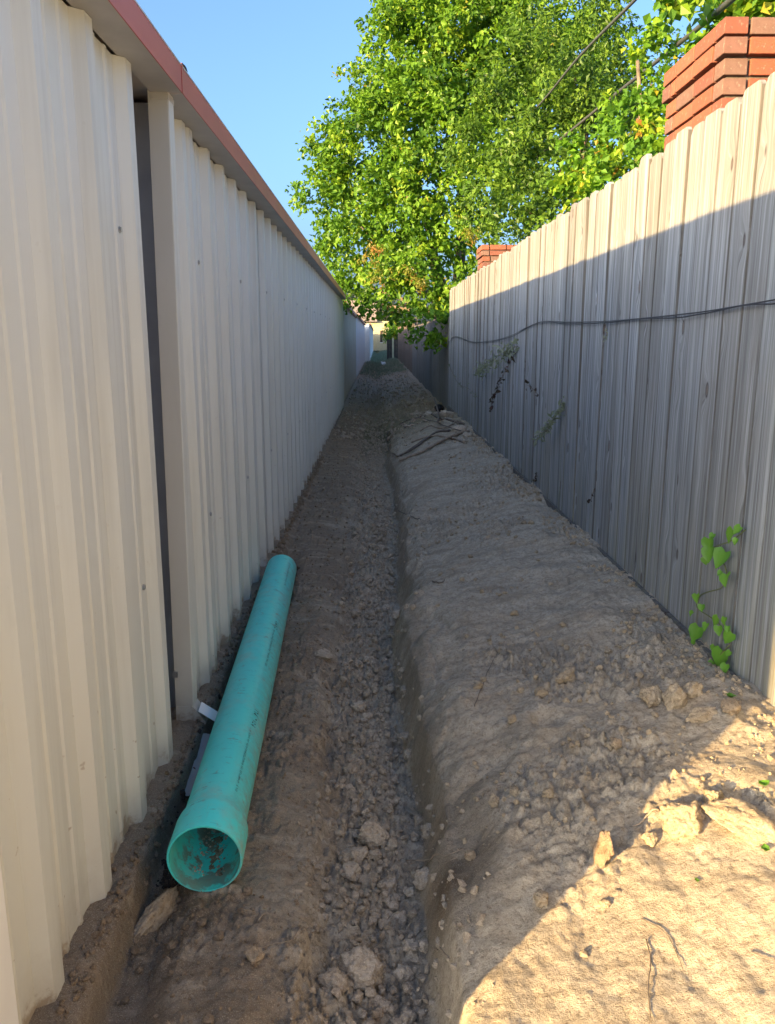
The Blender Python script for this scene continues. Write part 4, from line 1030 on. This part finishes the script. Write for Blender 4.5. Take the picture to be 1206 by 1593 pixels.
# big tree
A_l = [LB(700, 40, 16, 95), LB(650, 90, 15.6, 80), LB(612, 160, 15.6, 62), LB(590, 235, 15.2, 72), LB(552, 270, 15.2, 60), LB(528, 320, 15.2, 42), LB(560, 350, 15, 62), LB(540, 400, 15.2, 34),
       (P(550, 462, d=16.3), 0.30), (P(566, 450, d=16.0), 0.22), LB(618, 485, 14.0, 16), LB(596, 470, 14.2, 12), LB(640, 500, 13.8, 14), (P(552, 435, d=16.3), 0.42), LB(650, 190, 14.8, 70), LB(700, 130, 15, 80), LB(640, 290, 14.6, 68), LB(690, 240, 14.6, 70), LB(760, 90, 15.6, 100), LB(840, 60, 16, 100), LB(780, 0, 16.5, 90),
       LB(740, 300, 14.6, 75), LB(700, 360, 14.2, 60), LB(640, 370, 14.2, 52), LB(600, 395, 15.0, 44), LB(670, 425, 14.0, 48), LB(640, 458, 14.0, 36), LB(612, 462, 14.2, 26), LB(690, 455, 13.9, 34), LB(668, 488, 13.7, 22), LB(688, 500, 13.5, 14),
       LB(800, 200, 15, 90), LB(880, 130, 16, 90), LB(600, 440, 14.6, 24), LB(655, 20, 15.8, 50), LB(612, 90, 15.8, 30), LB(512, 235, 15.4, 22), LB(500, 300, 15.4, 18), LB(545, 190, 15.6, 22),LB(556,130,15.8,16)]
tA = empty('tallow_tree', (2.2, 16, 0), 'big sunlit green tree leaning over the end of the alley', 'tree')
crown('crown', A_l, 270, 0.102, M['leafA'], 11, tA, 0.78, 0.17, bough=0.36)
limbs(tA, (2.2, 15.6, 0), [A_l[i][0] for i in (0, 3, 5, 8, 11, 13, 16, 20, 26)], 0.17, M['bark'], 1)
# rusty flower clusters
r_l = [LB(578, 398, 13.6, 20), LB(592, 432, 13.6, 17), LB(735, 365, 13.0, 14), LB(640, 420, 13.4, 14), LB(655, 440, 13.3, 10)]
for q_ in r_l: tag(crown('seed_cluster', [q_], 330, 0.06, M['leafR'], 12, tA, 0.5, 0.10)[0], kind='stuff')
# darker fine leaved tree in the middle, behind the bright one
tB = empty('dark_tree', (3.2, 12.5, 0), 'darker fine leaved tree behind the fence, between the big tree and the bright bush', 'tree')
B_l = [LB(800, 300, 12, 80), LB(860, 230, 12, 90), LB(780, 360, 11.5, 50), LB(890, 60, 12.5, 72), LB(940, 130, 13, 75), LB(840, 140, 12, 85), LB(930, 200, 12.5, 70), LB(870, 320, 11.5, 50), LB(1030, 125, 13, 38), LB(975, 95, 13.2, 26), LB(760, 230, 12.4, 60)]
crown('crown', B_l, 290, 0.092, M['leafD'], 13, tB, 0.6, 0.17, bough=0.30)
limbs(tB, (3.2, 12.6, 0), [B_l[i][0] for i in (0, 1, 3, 4, 6, 8)], 0.14, M['bark'], 2)
# bright nearer bush with big leaves
tC = empty('bright_bush', (2.3, 5.9, 0), 'bright yellow green bush with orange tips, just left of the near brick pillar', 'bush')
C_l = [LB(1010, 180, 5.6, 42), LB(985, 235, 5.6, 48), LB(1030, 235, 5.2, 34), LB(1000, 130, 5.8, 26), LB(1018, 95, 5.9, 20), LB(945, 250, 5.8, 40), LB(920, 290, 5.8, 36), LB(960, 290, 5.4, 34), LB(1030, 150, 5.4, 28), LB(1017, 72, 5.9, 10), LB(955, 195, 5.9, 28), LB(900, 250, 6.0, 16), LB(890, 310, 6.0, 18), LB(1050, 200, 5.2, 24)]
crown('crown', C_l, 900, 0.056, M['leafB'], 14, tC, 0.85, 0.08, 0.9, bough=0.12)
limbs(tC, (2.2, 5.9, 0), [C_l[i][0] for i in (0, 1, 3, 5, 7, 9)], 0.05, M['bark'], 3)
# branch reaching in over the pillar
tD = empty('overhanging_tree', (4.0, 5.2, 0), 'large leaved tree reaching in over the near brick pillar at top right', 'tree')
D_l = [LB(1150, 10, 4.6, 26), LB(1190, 14, 4.6, 30), LB(1105, -12, 4.8, 12), LB(1165, -30, 4.6, 36), LB(1215, -10, 4.4, 40), LB(1052, -8, 4.4, 9), LB(1140, 34, 5.2, 14), LB(1100, 85, 5.6, 17), LB(1085, 115, 5.8, 18), LB(1180, 40, 5.2, 20), LB(1250, -60, 4.6, 80)]
crown('crown', D_l, 620, 0.070, M['leafB'], 15, tD, 0.85, 0.12, 0.9)
limbs(tD, (4.0, 5.4, 0), [D_l[i][0] for i in (0, 3, 4, 7, 10)], 0.09, M['bark'], 4)

# ------------------------------------------------------------------ the far end
def far_shed(y0, y1, x, top, mat, label, period=0.3, door=False):
    e = empty('metal_shed', (x - 2, (y0 + y1) / 2, 0), label, 'shed')
    y = y0; k = 0
    while y < y1 - 0.05:
        yb = min(y + 0.9, y1)
        MB().sheet(rib_line(y, yb, y0 + 0.1, period, x, 0.03), -0.02, top, 1).build('wall_panel', mat, e); y = yb
    MB().box(x - 4, x - 0.04, y0 + 0.01, y1, -0.05, top - 0.01).build('wall_core', mat, e)
    MB().prism([(x - 4.2, top + 0.03), (x + 0.03, top), (x + 0.03, top + 0.03), (x - 2, top + 0.2), (x - 4.2, top + 0.06)], 'y', y0 - 0.05, y1 + 0.05).build('roof', M['soffit'], e)
    MB().box(x + 0.032, x + 0.075, y0 - 0.05, y1 + 0.05, top - 0.005, top + 0.07).build('gutter', M['red2'], e)
    return e
far_shed(16.6, 27.0, -0.69, 1.96, M['wall_b'], 'brown grey metal shed right behind the long cream one')
far_shed(27.6, 46.0, -0.69, 2.02, M['wall_w'], 'whitish metal shed farther along, third along the alley')
far_shed(46.5, 90.0, -0.42, 2.1, M['white'], 'narrow bright white metal shed at the far end of the row')
# plank gate, shrub, house, debris
gt = empty('wooden_gate', (1.2, 50, 0), 'dark wooden gate standing at the far end of the alley', 'gate')
for i, x in enumerate((0.60, 0.755, 1.03, 1.185)): MB().box(x, x + 0.15, 50, 50.03, 0.0, 1.25).build('plank', M['darkwood'], gt)
MB().box(0.6, 1.32, 50.04, 50.09, 0.9, 1.0).build('rail', M['darkwood'], gt); MB().box(0.915, 1.015, 49.96, 50.06, 0.0, 1.35).build('post', M['yellow'], gt)
sh = empty('shrub', (0.9, 52, 0), 'round yellow green shrub behind the dark gate at the alley end', 'shrub')
crown('crown', [(Vector((0.75, 53, 1.7)), 0.55), (Vector((1.15, 53, 2.1)), 0.6), (Vector((0.9, 53, 1.3)), 0.45), (Vector((1.4, 53, 1.6)), 0.5)], 160, 0.13, M['leafB'], 16, sh, 0.6, 0.2)
MB().tube([(1.0, 53, -0.05), (1.0, 53, 1.3)], 0.06, 6).build('trunk', M['bark'], sh)
hs = empty('house', (-2, 90, 0), 'small cream house with brown roof beyond the end of the alley', 'house')
MB().box(-6, 1.3, 92, 98, 0, 3.2).build('wall', M['yellow'], hs)
MB().prism([(91.3, 3.15), (95, 5.6), (98.7, 3.15)], 'x', -6.4, -0.0).build('roof', M['roofm'], hs)
wn = MB().box(0.35, 0.6, 91.95, 91.99, 0.9, 2.2).build('window', M['darkwood'], hs)
MB().box(0.33, 0.62, 91.92, 91.94, 0.84, 0.9).build('sill', M['white'], wn)
ft = empty('distant_tree', (-3, 170, 0), 'hazy grey green tree line tree above the brown roof in the distance', 'tree')
crown('crown', [(Vector((-3 + 5 * i, 170 + i, 8 - abs(i) * 0.8)), 3.6) for i in (-2, -1, 0, 1)], 9, 0.55, M['leafF'], 17, ft, 0.8, 1.0)
for i in (-2, -1, 0, 1): MB().tube([(-3 + 5 * i, 170, -0.05), (-3 + 5 * i, 170, 7)], 0.3, 6).build('trunk', M['bark'], ft)
def tufts(name, label, N, xr, yr, hgt, mat, seed):
    r_ = np.random.default_rng(seed); x = r_.uniform(*xr, N); y = yr[0] + (yr[1] - yr[0]) * r_.random(N)
    k = 7; X_ = np.repeat(x, k) + r_.normal(0, 0.05, N * k); Y_ = np.repeat(y, k) + r_.normal(0, 0.08, N * k)
    Z_ = terrain(X_, Y_); h_ = hgt * r_.uniform(0.4, 1.1, N * k); lean = r_.normal(0, 0.35, (N * k, 2)) * h_[:, None]
    wv = r_.normal(size=(N * k, 2)); wv /= np.linalg.norm(wv, axis=1)[:, None]; wv *= 0.008
    b = np.stack([X_, Y_, Z_ - 0.01], 1); a0 = b.copy(); a0[:, :2] -= wv; a1 = b.copy(); a1[:, :2] += wv
    t_ = b.copy(); t_[:, :2] += lean; t_[:, 2] += h_
    V_ = np.stack([a0, a1, t_], 1).reshape(-1, 3); F_ = np.arange(len(V_)).reshape(-1, 3)
    o_ = link_mesh(name, np_mesh(name, V_, F_, False, {'tint': np.repeat(r_.random(N * k), 3)}), mat); tag(o_, label, None, None, 'stuff')
tufts('dry_grass', 'scruffy olive grass growing across the far end of the alley', 900, (-0.62, 1.1), (30, 50), 0.16, M['leafdust'], 51)
tufts('grass', 'green grass beyond the dark gate and sheds', 1500, (-1.0, 3.0), (50, 80), 0.22, M['leafdust'], 52)
crumbs('soil_crumbs', 'coarse lumps of reddish soil over the far part of the alley floor', 2200, lambda u, y, r_: r_.uniform(-0.6, 1.1, len(u)), yl(11, 34, 1.3), 0.008, 0.030, M['clod'], 6)
# pale litter at the end of the trench
rg = bmesh.new(); bmesh.ops.create_grid(rg, x_segments=7, y_segments=7, size=0.16)
for v in rg.verts: v.co.z = 0.10 * mnoise.noise(v.co * 7) + 0.12 * (0.09 - v.co.x ** 2)
me = bpy.data.meshes.new('crumpled_sheet'); rg.to_mesh(me); rg.free()
o = link_mesh('crumpled_sheet', me, M['white'], None, (0.35, 42, 0.03)); o.rotation_euler = (0.5, 0.3, 0.4)
tag(o, 'crumpled white sheet lying at the far end of the trench', 'litter')
print('pickets', npk)
